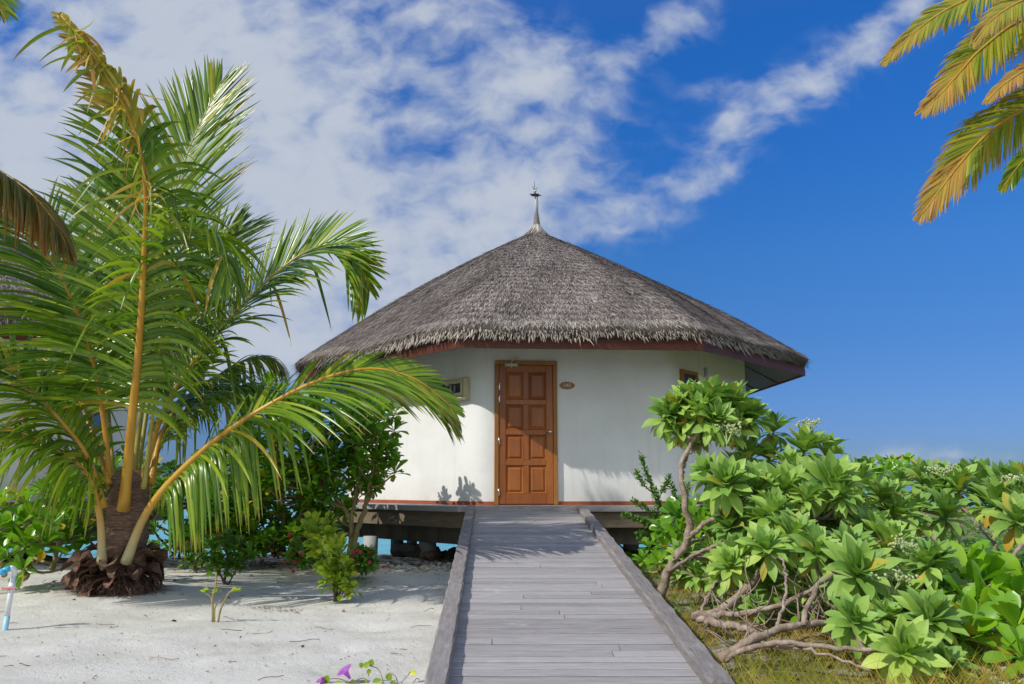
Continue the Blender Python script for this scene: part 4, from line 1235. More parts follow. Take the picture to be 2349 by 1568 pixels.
# palm standing just outside the right edge
rp = thing('coconut_palm', (5.9, 6.9, 0), 'coconut palm at the upper right corner with yellow and orange tipped drooping fronds', 'palm tree', 'coconut palms')
RC = (2620, 60, 6.9)
for k, (pts_, Lm, st, nl, dr, df, da, lf_, an) in enumerate((
        ([RC, (2480, -90, 6.8), (2340, -60, 6.6), (2210, 2, 6.5), (2147, 36, 6.45), (2093, 78, 6.4), (2030, 138, 6.4)], .40, .15, 120, (.9, .35), .82, .5, 4, (50, 14)),
        ([RC, (2520, -30, 6.6), (2430, -30, 6.4), (2330, 8, 6.2), (2270, 50, 6.1), (2235, 95, 6.1)], .36, .15, 100, (1.0, .5), .8, .5, 4, (50, 16)),
        ([RC, (2500, 15, 6.7), (2349, 44, 6.5), (2253, 110, 6.4), (2200, 167, 6.35), (2160, 212, 6.3), (2118, 252, 6.3)], .46, .15, 120, (1.0, .3), .70, .7, 4, (54, 16)),
        ([RC, (2530, 90, 6.6), (2430, 125, 6.4), (2349, 162, 6.2), (2300, 195, 6.1), (2262, 232, 6.05)], .26, .2, 90, (.4, .6), .0, .8, 4, (46, 18)),
        ([RC, (2560, 120, 7.0), (2450, 185, 6.9), (2349, 250, 6.8), (2293, 284, 6.75), (2237, 334, 6.7), (2173, 412, 6.7), (2116, 490, 6.7)], .55, .15, 120, (.9, .2), .72, .8, 4, (52, 14)),
        ([RC, (2580, 160, 7.4), (2480, 250, 7.4), (2400, 320, 7.4), (2345, 370, 7.4), (2300, 430, 7.4)], .36, .2, 90, (.7, .3), .9, .3, 4, (48, 16)))):
    frond(rp, PP(pts_), (.1, -1, .45), nl, Lm, st, .030, mat='palm_yellow' if k != 5 else 'palm', droop=dr, ang=an, lift=lf_, W=.0125, seed=30 + k, dens=1.5, dry_from=df, dry_amt=da, kinks=.02, jag=.05, lscale=(1.0, 1.0),
          label='dry orange frond' if k == 3 else None)
frond(rp, [tuple(P(*RC)), (6.6, 6.9, 5.2), (7.5, 6.7, 4.9), (8.3, 6.4, 3.9)], (0, 0, 1), 60, .8, .15, .03, droop=(.6, .9), W=.02, seed=38)
frond(rp, [tuple(P(*RC)), (6.0, 5.9, 5.5), (6.3, 4.9, 5.2), (6.6, 4.1, 4.3)], (0, 0, 1), 60, .8, .15, .03, droop=(.6, .9), W=.02, seed=39)
q = P(*RC)
mb = MB(); zs = np.linspace(-.1, q.z + .05, 34)
mb.tube(np.stack([5.9 + (q.x - 5.9) * (zs / q.z) ** 1.5, np.full(34, 6.9), zs], -1), .16 - .014 * zs + .006 * np.sin(zs * 40), M['fibre'], 16)
mb.build('trunk', rp)


# ------------------------------------------------------------------ bushes
def rosette(mb, m, c, axis_, n, L, W, prof, lo=12, hi=115, fold=.3, curl=.5, droop=.15, seed=0, yellow=.0, wave=.0, bright=0.):
    rg = np.random.default_rng(seed + 5000)
    A = nrm(np.array(axis_, float)); ref = np.array([1., 0, 0]) if abs(A[0]) < .8 else np.array([0, 1., 0])
    B = nrm(np.cross(A, ref)); Cc = np.cross(A, B)
    i = np.arange(n); f_ = (i + .5) / n
    th = i * 2.39996 + rg.uniform(0, 6) + rg.normal(0, .18, n)
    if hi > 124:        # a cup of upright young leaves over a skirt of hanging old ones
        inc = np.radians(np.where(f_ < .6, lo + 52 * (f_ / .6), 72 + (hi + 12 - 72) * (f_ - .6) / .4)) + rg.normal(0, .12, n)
    else:
        inc = np.radians(lo + (hi - lo) * f_ ** 1.05) + rg.normal(0, .10, n)
    rad_ = B[None] * np.cos(th)[:, None] + Cc[None] * np.sin(th)[:, None]
    D = A[None] * np.cos(inc)[:, None] + rad_ * np.sin(inc)[:, None]
    U = A[None] * np.sin(inc)[:, None] - rad_ * np.cos(inc)[:, None]
    U = U + np.cross(D, U) * rg.normal(0, .18, (n, 1))
    Ls = L * (.55 + .5 * np.sin(np.pi * np.clip(f_ * .8 + .12, 0, 1))) * rg.uniform(.85, 1.12, n)
    P0_ = np.array(tuple(c))[None] - A[None] * (f_ * L * .22)[:, None]
    dry = ((f_ > .84) & (rg.uniform(0, 1, n) < yellow)) * rg.uniform(.5, 1, n) + (rg.uniform(0, 1, n) < .03) * .5
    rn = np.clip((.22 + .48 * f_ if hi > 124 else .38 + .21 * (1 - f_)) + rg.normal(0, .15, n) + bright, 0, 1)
    blades(mb, m, P0_, D, U, Ls, W * Ls / L * rg.uniform(.88, 1.12, n), prof, droop * (.4 + f_), curl * (.3 + f_), fold, rn, dry, wave)


def path(a, b_, sag=.12, n=7, seed=0):
    rg = np.random.default_rng(seed)
    a, b_ = np.array(tuple(a), float), np.array(tuple(b_), float)
    L_ = np.linalg.norm(b_ - a)
    m1 = a * .62 + b_ * .38 + rg.normal(0, .05, 3) * L_; m1[2] -= sag * L_ * .6
    m2 = a * .25 + b_ * .75 + rg.normal(0, .04, 3) * L_; m2[2] -= sag * L_ * .8
    return catmull([a, m1, m2, b_], n)[0]


def bush(name, base, label, cat, ros, limbs, mat, bark, prof, n, Lr, Wr, group=None, twig=.012, cone=1., extra=None, lo=12, hi=118, fold=.3, curl=.5, droop=.15,
         yellow=.25, wave=.1, tilt=.35, seedo=0, ground=True, bright=0.):
    """ros: (px, py, depth, scale[, axis]); limbs: list of (points, r0, r1)"""
    root = thing(name, base, label, cat, group)
    mb = MB(); lb = MB(); nodes = []
    for (pts_, r0_, r1_) in limbs:
        C_, _l = catmull(pts_, 26)
        C_ = C_ + rng.normal(0, .006, C_.shape)
        rr = np.linspace(r0_, r1_, 26) * (1 + .10 * np.sin(np.arange(26) * 1.9) * rng.uniform(.4, 1))
        lb.tube(C_, rr * (.72 if mat == 'octopus' else 1.), M[bark], 9)
        nodes.append(C_[6:])
    if nodes: nodes = np.concatenate(nodes)
    for k, r in enumerate(ros):
        c_ = P(*r[:3]); sc = r[3]
        axis_ = r[4] if len(r) > 4 else (rng.normal(0, tilt), -.35 + rng.normal(0, tilt), 1)
        L_ = Lr * sc
        A = nrm(np.array(axis_, float))
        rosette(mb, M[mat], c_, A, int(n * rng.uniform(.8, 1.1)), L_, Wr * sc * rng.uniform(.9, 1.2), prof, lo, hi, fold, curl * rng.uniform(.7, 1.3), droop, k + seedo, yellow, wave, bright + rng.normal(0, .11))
        if len(nodes):
            cc = np.array(c_) - A * L_ * .2
            dd_ = np.linalg.norm(nodes - cc, axis=1) + 1.2 * np.clip(nodes[:, 2] - cc[2] + .15, 0, 9)
            j = int(np.argmin(dd_)); a = nodes[j]
            pth = path(a, cc, .15, 9, k + seedo)
            lb.tube(pth, np.linspace(twig * 1.5, twig * .8, 9), M[bark], 6)
    mb.build('foliage', root)
    if limbs: lb.build('branch', root)
    return root


def flowerhead(root, c, r, seed):
    rg = np.random.default_rng(seed); mb = MB()
    base_ = np.array(tuple(c)) - np.array([0, 0, r * 1.3])
    for k in range(7):
        a = rg.uniform(0, 6.28); e = np.array(tuple(c)) + np.array([math.cos(a) * r * .8, math.sin(a) * r * .8, rg.uniform(-.2, .35) * r])
        mb.tube(path(base_, e, -.1, 5, seed + k), [.006, .005, .005, .004, .004], M['flower_pale'], 5, (.2, 0, 0, 0))
        for q in range(11):
            o_ = rg.normal(0, .30 * r, 3); o_[2] *= .5
            mb.blob(e + o_, (r * .10,) * 3, M['flower_pale'], q, .3, 6, 4, (rg.uniform(), 0, 0, 0))
    mb.build('flower_cluster', root)


gr = lambda px, py, d=0: G(px, py)
UPC = (-.05, -.75, .75)
# big octopus bush right of the ramp
ros = [(1606, 950, 7.0, 1.0, (-.15, -.35, 1)), (1655, 930, 7.1, 1.0, (.1, -.2, 1)), (1553, 938, 7.1, .8, (-.6, -.1, .9)), (1700, 944, 7.15, .85, (.55, -.2, 1)), (1640, 965, 6.9, .85, (.2, -.7, .7)),
       (1775, 985, 7.6, .85, (.1, 0, 1)), (1722, 1045, 7.2, .85, (-.1, -.2, 1)), (1765, 1050, 7.3, .8), (1845, 1030, 7.2, 1.0, (.1, -.2, 1)), (1895, 1038, 7.4, .95, (.35, -.1, 1)), (1690, 1075, 7.1, .8), (1810, 1070, 7.1, .85),
       (1666, 1112, 6.7, 1.05, (-.1, -.75, .8)), (1735, 1122, 6.7, .95, (0, -.7, .8)), (1797, 1124, 6.6, 1.0, (.05, -.75, .8)), (1906, 1112, 6.5, 1.1, (.1, -.7, .8)), (1625, 1090, 6.9, .8, (-.6, -.4, .9)), (1960, 1105, 6.8, .9, (.5, -.3, 1)), (1850, 1105, 6.8, .9, (0, -.5, 1)),
       (1676, 1212, 6.8, .8, (-.2, -.4, .9)), (1760, 1262, 6.0, .85, (-.2, -.5, .9)), (1826, 1235, 6.1, .9, (-.1, -.5, 1)), (1676, 1300, 6.2, .75, (-.3, -.6, .7)), (1569, 1278, 7.2, .75, (-.2, -.5, .7)), (1873, 1268, 5.9, .85, (0, -.6, .8)),
       (1966, 1318, 5.5, 1.1, (.0, -.7, .7)), (1994, 1222, 6.4, 1.0, (.1, -.4, 1)), (2035, 1255, 6.2, 1.0, (.2, -.4, 1)), (1945, 1262, 6.0, .9, (0, -.4, 1)), (2060, 1372, 5.5, .75, (0, -.5, .9)), (1957, 1428, 5.0, .72, (0, -.7, .75)),
       (2130, 1425, 5.0, .92, (.1, -.55, .9)), (2074, 1500, 4.65, .85, (0, -.75, .7)), (2155, 1530, 4.75, .75, (.3, -.5, .9)), (2180, 1384, 5.5, .9, (.3, -.3, 1)), (2092, 1316, 5.9, .95, (.2, -.4, 1)), (1732, 1392, 6.0, .45), (2032, 1412, 5.2, .45), (2130, 1340, 6.0, .8, (.3, -.3, 1)),
       (1900, 1180, 6.9, .9), (1960, 1185, 6.9, .9), (1840, 1175, 7.1, .85), (1780, 1185, 7.2, .8), (2010, 1290, 6.3, .8), (1925, 1380, 6.1, .6), (2100, 1450, 5.4, .7)]
def Q(l): return [P(*p) for p in l]
rgb_ = np.random.default_rng(31)
for _ in range(26):
    px, py = rgb_.uniform(1660, 2060), rgb_.uniform(1130, 1300)
    if py < 1130 + (px - 1660) * .0: continue
    ros.append((px, py, rgb_.uniform(6.3, 7.4), rgb_.uniform(.6, .95)))
for _ in range(16):
    ros.append((rgb_.uniform(1960, 2200), rgb_.uniform(1280, 1480), rgb_.uniform(5.3, 6.4), rgb_.uniform(.6, .95)))
for (px, py, sc_) in ((1530, 955, .9), (1585, 925, 1.0), (1625, 915, 1.0), (1690, 920, .9), (1725, 960, .8), (1600, 990, .8), (1680, 985, .8), (1560, 985, .8)):
    ros.append((px, py, rgb_.uniform(7.0, 7.3), sc_))
for (px, py, d_, sc_) in ((1645, 1330, 6.6, .6), (1705, 1345, 6.4, .6), (1600, 1318, 7.0, .6), (1765, 1345, 6.2, .65), (1820, 1310, 6.2, .75), (1865, 1345, 6.0, .6), (1740, 1300, 6.5, .8), (1630, 1270, 7.0, .75), (1700, 1270, 6.7, .8), (1900, 1340, 6.1, .7), (1560, 1320, 7.3, .5)):
    ros.append((px, py, d_, sc_))
limbs = [(Q([(1512, 1372, 7.25), (1530, 1320, 7.2), (1556, 1270, 7.1), (1580, 1228, 7.05), (1575, 1170, 7.0), (1566, 1110, 7.0), (1562, 1065, 7.0), (1590, 1010, 7.0), (1612, 975, 7.0)]), .062, .020),
         (Q([(1578, 1235, 7.05), (1610, 1205, 6.95), (1648, 1180, 6.9), (1672, 1150, 6.8)]), .032, .018),
         (Q([(1566, 1080, 7.0), (1580, 1040, 7.05), (1620, 1015, 7.1), (1655, 985, 7.1)]), .018, .012),
         (Q([(1535, 1312, 7.15), (1585, 1275, 6.9), (1650, 1250, 6.7), (1720, 1235, 6.6), (1770, 1200, 6.6), (1800, 1150, 6.65)]), .022, .013),
         (Q([(1590, 1415, 6.1), (1650, 1400, 6.0), (1720, 1340, 6.1), (1790, 1270, 6.3), (1850, 1200, 6.6), (1880, 1140, 6.7)]), .045, .018),
         (Q([(1600, 1420, 6.0), (1680, 1408, 5.8), (1780, 1392, 5.7), (1880, 1345, 5.7), (1940, 1325, 5.6)]), .034, .014),
         (Q([(1620, 1425, 5.8), (1700, 1440, 5.5), (1760, 1455, 5.4)]), .040, .030),
         (Q([(1650, 1515, 5.1), (1720, 1470, 5.1), (1800, 1440, 5.2), (1900, 1425, 5.3), (2000, 1400, 5.5), (2080, 1370, 5.7)]), .040, .015),
         (Q([(1650, 1512, 5.1), (1750, 1478, 5.0), (1860, 1480, 4.9), (1960, 1492, 4.85), (2040, 1480, 4.8), (2110, 1450, 4.9)]), .026, .013),
         (Q([(1700, 1470, 5.2), (1800, 1482, 5.0), (1900, 1500, 4.8), (2000, 1540, 4.6)]), .016, .009),
         (Q([(1600, 1410, 6.1), (1640, 1340, 6.2), (1680, 1320, 6.2)]), .018, .010),
         (Q([(1780, 1440, 5.2), (1800, 1380, 5.4), (1800, 1300, 5.7), (1790, 1275, 5.8)]), .016, .010),
         (Q([(1840, 1430, 5.2), (1880, 1340, 5.5), (1960, 1280, 5.9), (2020, 1240, 6.2), (2080, 1230, 6.4)]), .024, .014)]
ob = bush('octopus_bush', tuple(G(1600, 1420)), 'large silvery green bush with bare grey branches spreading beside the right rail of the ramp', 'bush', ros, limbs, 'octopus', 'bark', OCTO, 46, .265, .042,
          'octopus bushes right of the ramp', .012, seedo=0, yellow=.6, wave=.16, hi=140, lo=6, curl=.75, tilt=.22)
for (px, py, d, r_) in ((1665, 985, 6.75, .10), (1862, 968, 7.3, .08), (1842, 978, 7.3, .07), (2090, 1248, 5.9, .10), (2042, 1325, 5.35, .10)):
    flowerhead(ob, P(px, py, d), r_, int(px))
# dead twigs under the big bush
mb = MB()
for k in range(60):
    x0, y0 = rng.uniform(1640, 1980), rng.uniform(1300, 1500)
    d_ = 6.3 - (y0 - 1300) / 200 * 1.2
    a = P(x0, y0, d_); e = Vector((rng.normal(0, .16), rng.normal(0, .12), rng.uniform(.02, .30)))
    mb.tube(path(a, a + e, rng.uniform(-.3, .3), 6, k), np.linspace(.006, .0025, 6), M['bark'], 5)
setp(mb.build('dead_twigs', ob), kind='stuff')

# farther octopus bushes
for (lab, rl, lm) in (
    ('grey green bush with bare forked stems behind the large bush, near the right edge',
     [(2003, 1134, 9.5, 1.0), (2040, 1140, 9.3, .95), (2097, 1176, 8.4, 1.05, (0, -.4, 1)), (2170, 1180, 8.2, 1.1, (0, -.4, 1)), (2116, 1100, 9.6, 1.1), (2200, 1118, 9.2, 1.15, (0, -.3, 1)), (2150, 1130, 9.4, 1.0), (2254, 1100, 9.8, 1.1, (.2, 0, 1)), (2060, 1110, 10., 1.),
      (2160, 1095, 10.2, 1.0), (2225, 1092, 10.5, 1.), (2020, 1165, 9.0, .9), (2060, 1185, 8.7, .9)],
     [(Q([(2180, 1330, 9.0), (2170, 1270, 8.9), (2160, 1230, 8.6), (2170, 1200, 8.4)]), .045, .018), (Q([(2180, 1310, 9.0), (2200, 1230, 9.1), (2190, 1160, 9.2)]), .04, .018),
      (Q([(2060, 1330, 9.0), (2070, 1260, 8.9), (2085, 1210, 8.6)]), .03, .015), (Q([(2060, 1320, 9.2), (2040, 1240, 9.3), (2030, 1180, 9.4)]), .03, .015), (Q([(2170, 1300, 9.1), (2130, 1200, 9.3), (2120, 1140, 9.5)]), .03, .015)]),
    ('grey green bush with a leaning branch, cut off by the right edge of the photo',
     [(2279, 1153, 8.6, 1.2, (.1, -.3, 1)), (2326, 1139, 8.8, 1.1), (2331, 1195, 7.9, 1.1), (2370, 1160, 8.4, 1.2), (2300, 1112, 9.4, 1.1), (2345, 1100, 9.2, 1.0), (2400, 1200, 8.0, 1.2), (2420, 1120, 9.0, 1.2), (2260, 1150, 9.2, 1.)],
     [(Q([(2290, 1345, 7.9), (2285, 1270, 8.2), (2278, 1215, 8.5), (2280, 1180, 8.6)]), .035, .016), (Q([(2282, 1250, 8.3), (2245, 1205, 8.5), (2205, 1160, 8.7)]), .022, .012),
      (Q([(2250, 1370, 7.4), (2300, 1310, 7.6), (2340, 1250, 7.8), (2360, 1215, 8.0)]), .045, .02), (Q([(2260, 1375, 7.3), (2320, 1345, 7.3), (2380, 1290, 7.4), (2400, 1240, 7.7)]), .03, .015)])):
    bq = bush('octopus_bush', tuple(lm[0][0][0][:2]) + (0,), lab, 'bush', rl, lm, 'octopus', 'bark', OCTO, 42, .28, .043, 'octopus bushes right of the ramp', .013, seedo=200 + len(lab), yellow=.3, bright=-.12, hi=132, lo=6, curl=.6, tilt=.22)
    if 'stems' in lab: flowerhead(bq, P(2150, 1082, 9.4), .12, 4); flowerhead(bq, P(2168, 1076, 9.5), .10, 6)
    else: flowerhead(bq, P(2335, 1098, 8.7), .14, 5)

SC = dict(mat='scaevola', bark='bark_tan', prof=SPOON, n=18, Lr=.205, Wr=.036, curl=.55, fold=.38, hi=100, lo=15, yellow=.2, droop=.1, wave=.05)
# far bright green naupaka
bush('naupaka_bush', (7.0, 15, 0), 'bright green bush showing above the grey green bushes on the skyline', 'bush',
     [(1965, 1092, 14., 1.4), (1990, 1078, 14.5, 1.5), (2030, 1082, 14.2, 1.5), (2046, 1072, 14.6, 1.6), (2078, 1070, 14.6, 1.6), (2010, 1095, 13.8, 1.4), (2065, 1090, 14., 1.5), (1980, 1110, 13.5, 1.4), (2100, 1085, 14.2, 1.4), (1940, 1105, 13.6, 1.3)],
     [([Vector((6.6, 14, 0)), P(2000, 1130, 14), P(2010, 1100, 14)], .04, .02), ([Vector((7.4, 14.5, 0)), P(2060, 1130, 14.4), P(2060, 1090, 14.4)], .04, .02)], group='naupaka bushes right of the ramp', seedo=300, **SC)
# naupaka with big glossy leaves between the bushes
bush('naupaka_bush', tuple(G(2200, 1400)), 'bush of large glossy bright green upright leaves at the lower right', 'bush',
     [(2135, 1322, 6.2, 1.0, (0, -.1, 1)), (2222, 1345, 5.6, 1.25, (0, -.1, 1)), (2200, 1330, 5.8, 1.2, (-.3, 0, 1)), (2262, 1335, 5.7, 1.2, (.3, 0, 1)), (2240, 1405, 5.3, 1.3, (.3, -.3, .9)), (2180, 1420, 5.4, 1.1, (-.3, -.5, .7)), (2285, 1425, 5.3, 1.1, (.4, -.4, .7)), (2215, 1460, 5.1, 1.0, (.1, -.6, .5))],
     [(Q([(2210, 1480, 5.5), (2215, 1430, 5.5), (2222, 1370, 5.6)]), .025, .014), (Q([(2180, 1470, 5.8), (2150, 1400, 6.1), (2138, 1345, 6.2)]), .02, .012)], group='naupaka bushes right of the ramp', seedo=330, **{**SC, 'n': 16, 'Lr': .27, 'Wr': .050, 'yellow': .15, 'bright': .14})
bush('naupaka_bush', tuple(G(2330, 1460)), 'glossy bright green bush cut off by the right edge at the bottom', 'bush',
     [(2322, 1388, 5.3, 1.1), (2360, 1350, 5.5, 1.1), (2330, 1440, 5.0, 1.0), (2380, 1420, 5.1, 1.1), (2345, 1500, 4.8, .8)],
     [(Q([(2345, 1530, 5.2), (2350, 1470, 5.2), (2345, 1400, 5.3)]), .025, .014)], group='naupaka bushes right of the ramp', seedo=350, **{**SC, 'n': 16, 'Lr': .25, 'Wr': .047, 'bright': .14})
# bright naupaka under the big bush by the rail
bush('naupaka_bush', tuple(G(1560, 1330)), 'low bright green bush squeezed between the right ramp rail and the forked grey trunk', 'bush',
     [(1550, 1180, 8.3, 1.0), (1585, 1175, 8.2, 1.0), (1625, 1165, 8.1, .9), (1520, 1215, 8.6, .9), (1560, 1215, 8.2, 1.), (1600, 1200, 8.0, 1.), (1490, 1255, 8.9, .8), (1525, 1255, 8.5, .9), (1475, 1285, 8.8, .7), (1510, 1290, 8.4, .8), (1545, 1250, 8.0, .9), (1640, 1210, 8.0, .9),
      (1600, 1250, 7.8, .8), (1570, 1310, 7.6, .7), (1640, 1260, 7.7, .8), (1690, 1240, 7.6, .9), (1730, 1215, 7.8, .9), (1700, 1180, 8.2, .9), (1760, 1290, 7.0, .8), (1830, 1330, 6.6, .8), (1870, 1400, 6.2, .9), (1890, 1350, 6.4, .9), (1840, 1400, 6.2, .8)],
     [(Q([(1540, 1330, 8.3), (1545, 1270, 8.3), (1560, 1220, 8.3)]), .03, .014), (Q([(1600, 1340, 7.9), (1610, 1280, 7.9), (1620, 1220, 8.1)]), .03, .014), (Q([(1850, 1460, 6.4), (1850, 1400, 6.4)]), .02, .012)], group='naupaka bushes right of the ramp', seedo=370, **{**SC, 'Lr': .19})

# left naupaka bushes
lr = [(200, 1030, 9.8, 1.), (180, 1075, 9.5, 1.), (225, 1090, 9.6, .9)]
ros = [(155, 1105, 8.9, 1.25), (110, 1130, 8.8, 1.2), (60, 1150, 8.8, 1.2), (10, 1165, 8.7, 1.2), (140, 1150, 8.6, 1.25), (185, 1140, 8.9, 1.1), (75, 1195, 8.5, 1.2), (30, 1215, 8.4, 1.25), (120, 1200, 8.4, 1.1), (165, 1190, 8.6, 1.0), (205, 1180, 8.8, .9), (-10, 1220, 8.3, 1.2),
       (60, 1250, 8.2, 1.15), (105, 1245, 8.2, 1.1), (15, 1275, 8.1, 1.1), (150, 1240, 8.4, 1.0), (190, 1225, 8.6, .9), (50, 1305, 8.0, .9, (-.2, -.8, .3)), (180, 1265, 8.5, .8), (130, 1120, 9.3, 1.2), (200, 1100, 9.6, 1.0), (-30, 1180, 8.7, 1.2), (-40, 1260, 8.2, 1.1)] + lr
bush('naupaka_bush', tuple(G(80, 1320)), 'glossy bright green bush at the left edge beside the palm trunk', 'bush', ros,
     [(Q([(60, 1330, 8.9), (70, 1280, 8.8), (80, 1220, 8.8)]), .03, .014), (Q([(120, 1310, 9.1), (140, 1230, 9.1), (150, 1160, 9.2), (190, 1080, 9.6)]), .03, .014), (Q([(10, 1320, 8.8), (0, 1260, 8.6), (20, 1200, 8.7)]), .03, .014)],
     group='naupaka bushes left of the ramp', seedo=400, **SC)
rg2 = np.random.default_rng(77)
ros = []
def fill(x0, x1, y0, y1, n, d0, d1, s0=.9, s1=1.15):
    for _ in range(n):
        px, py = rg2.uniform(x0, x1), rg2.uniform(y0, y1)
        ros.append((px, py, rg2.uniform(d0, d1), rg2.uniform(s0, s1)))
for (px, py) in ((620, 880), (650, 900), (590, 905), (680, 925), (720, 930), (760, 920), (800, 930), (840, 945), (880, 960), (905, 985), (890, 1015), (900, 950), (865, 1045), (905, 1080), (880, 1095), (860, 1010), (820, 985), (780, 985)):
    ros.append((px, py, rg2.uniform(10.6, 11.4), 1.15))
fill(550, 880, 920, 1130, 120, 10.4, 12.0)
fill(440, 800, 1060, 1240, 70, 10.7, 12.4)
fill(520, 760, 1160, 1265, 44, 11.2, 12.6)
fill(700, 905, 1000, 1130, 16, 10.6, 11.4, .8, 1.0)
bush('naupaka_bush', tuple(G(815, 1300)), 'tall dense green bush with tan forked stems hiding the left side of the bungalow', 'bush', ros,
     [(Q([(812, 1268, 11.2), (818, 1220, 11.1), (835, 1170, 11.0), (850, 1100, 10.9), (862, 1040, 10.9)]), .045, .016),
      (Q([(800, 1275, 11.2), (806, 1210, 11.1), (790, 1170, 11.0), (745, 1110, 10.9), (705, 1065, 10.8)]), .038, .016),
      (Q([(803, 1230, 11.1), (812, 1150, 11.0), (826, 1080, 11.0), (830, 1000, 11.0)]), .03, .014),
      (Q([(640, 1270, 11.6), (650, 1180, 11.5), (640, 1060, 11.3), (630, 950, 11.2)]), .04, .016),
      (Q([(640, 1270, 11.6), (690, 1180, 11.4), (740, 1060, 11.2), (770, 980, 11.2)]), .035, .016),
      (Q([(560, 1270, 11.8), (540, 1200, 11.6), (500, 1150, 11.5)]), .035, .016)], group='naupaka bushes left of the ramp', seedo=430, **{**SC, 'bright': -.10})
# undergrowth behind the palm, sparse with bare stems against the water
ros = []
fill(330, 540, 1130, 1262, 26, 10.8, 12.2, .6, .9)
fill(470, 700, 1200, 1270, 22, 10.6, 12.0, .6, .9)
fill(180, 300, 1000, 1110, 16, 10.0, 11.5, .8, 1.0)
fill(330, 560, 1040, 1160, 30, 10.6, 12.2, .8, 1.1)
limbs = []
for k in range(26):
    x0 = rg2.uniform(380, 700); a = P(x0, 1282 - rg2.uniform(0, 8), 11.6)
    e = P(x0 + rg2.normal(-20, 75), rg2.uniform(1120, 1190), rg2.uniform(11.2, 12.2))
    limbs.append(([a, a * .5 + e * .5 + Vector((rg2.normal(0, .15), 0, .05)), e], rg2.uniform(.010, .022), .006))
bush('naupaka_bush', (-2.9, 11.6, 0), 'tangle of thin dark stems and sparse leaves against the water behind the palm', 'bush', ros, limbs, group='naupaka bushes left of the ramp', seedo=560,
     **{**SC, 'bark': 'bark_dark', 'bright': -.15})


# leafy shrubs with alternate leaves
def leafy(name, base, label, cat, stems, mat, bark, leafL, leafW, per, prof=OVATE, group=None, r0=.010, flowers=None, seed=0, spread=.9):
    rg = np.random.default_rng(seed + 900)
    root = thing(name, base, label, cat, group)
    mb = MB(); lb = MB()
    for st_ in stems:
        C_, L_ = catmull([tuple(p) for p in st_], 24)
        lb.tube(C_, np.linspace(r0, r0 * .35, 24), M[bark], 6)
        n_ = int(L_ * per)
        q = rg.uniform(.25, 1, n_) ** .8 * 23
        p_ = np.stack([np.interp(q, np.arange(24), C_[:, k]) for k in range(3)], -1)
        T_ = nrm(np.gradient(C_, axis=0)); t_ = np.stack([np.interp(q, np.arange(24), T_[:, k]) for k in range(3)], -1)
        D = nrm(rg.normal(0, 1, (n_, 3))); D = nrm(D * spread + t_ * .5 + np.array([0, 0, .25]))
        U = np.array([0, -.3, 1.]) + rg.normal(0, .35, (n_, 3))
        off = D * (rg.uniform(0, 1, n_) * leafL * .9)[:, None]
        blades(mb, M[mat], p_ + off, D, U, leafL * rg.uniform(.6, 1.1, n_), leafW * rg.uniform(.7, 1.1, n_), prof, rg.uniform(.1, .8, n_), 0, .25)
    mb.build('foliage', root); lb.build('stem', root)
    if flowers:
        fm, cnt, sz = flowers
        ends = [np.array(tuple(s[-1])) for s in stems]
        for k in range(cnt):
            fb_ = MB()
            e = ends[k % len(ends)] + rg.normal(0, .07, 3)
            th = np.linspace(0, 2 * np.pi, 5, endpoint=False)
            D = np.stack([np.cos(th), np.sin(th) * .6 - .5, np.sin(th)], -1)
            blades(fb_, M[fm], np.tile(e, (5, 1)), D, np.tile([0, -1., .5], (5, 1)), sz, sz * .45, OVATE, 0, .3, .2)
            fb_.build('flower', root)
    return root


def stems_from(bpx, bpy_, d, tips, jit=.0):
    a = G(bpx, bpy_) if d is None else P(bpx, bpy_, d)
    out = []
    for (px, py, dd) in tips:
        e = P(px, py, dd); mid_ = a * .5 + e * .5 + Vector((rng.normal(0, .04), rng.normal(0, .04), .02))
        out.append([a + Vector((rng.normal(0, .02), rng.normal(0, .02), -.02)), mid_, e])
    return out


g0 = G(515, 1338); d0_ = g0.y
leafy('leafy_shrub', tuple(g0), 'small dark green shrub with several upright stems below the hanging palm leaflets', 'shrub',
      stems_from(515, 1338, d0_, [(450, 1262, d0_), (480, 1235, d0_ - .1), (520, 1225, d0_), (555, 1240, d0_ + .1), (580, 1270, d0_), (500, 1280, d0_ - .2), (545, 1290, d0_)]), 'smallleaf', 'bark_dark', .085, .030, 110, group='leafy shrubs on the sand', seed=1, r0=.009)
g0 = G(452, 1312); d0_ = g0.y
leafy('leafy_shrub', tuple(g0), 'small shrub with a pinkish flower right beside the palm foot', 'shrub',
      stems_from(450, 1312, d0_, [(420, 1262, d0_), (440, 1240, d0_ - .1), (475, 1258, d0_), (425, 1290, d0_)]), 'smallleaf', 'bark_dark', .08, .028, 100, group='leafy shrubs on the sand', seed=2, r0=.007, flowers=('redflower', 3, .03))
g0 = G(772, 1374); d0_ = g0.y
leafy('leafy_shrub', tuple(g0), 'yellow green leafy shrub standing in the sand near the ramp', 'shrub',
      stems_from(772, 1374, d0_, [(720, 1195, d0_ + .3), (750, 1195, d0_ + .2), (770, 1240, d0_), (745, 1260, d0_ - .1), (800, 1320, d0_), (735, 1310, d0_), (760, 1290, d0_ - .1), (810, 1345, d0_), (790, 1300, d0_ + .1), (720, 1240, d0_ + .2), (700, 1212, d0_ + .3), (785, 1340, d0_ - .1)]), 'croton', 'bark_dark', .10, .034, 80, group='leafy shrubs on the sand', seed=3, r0=.008)
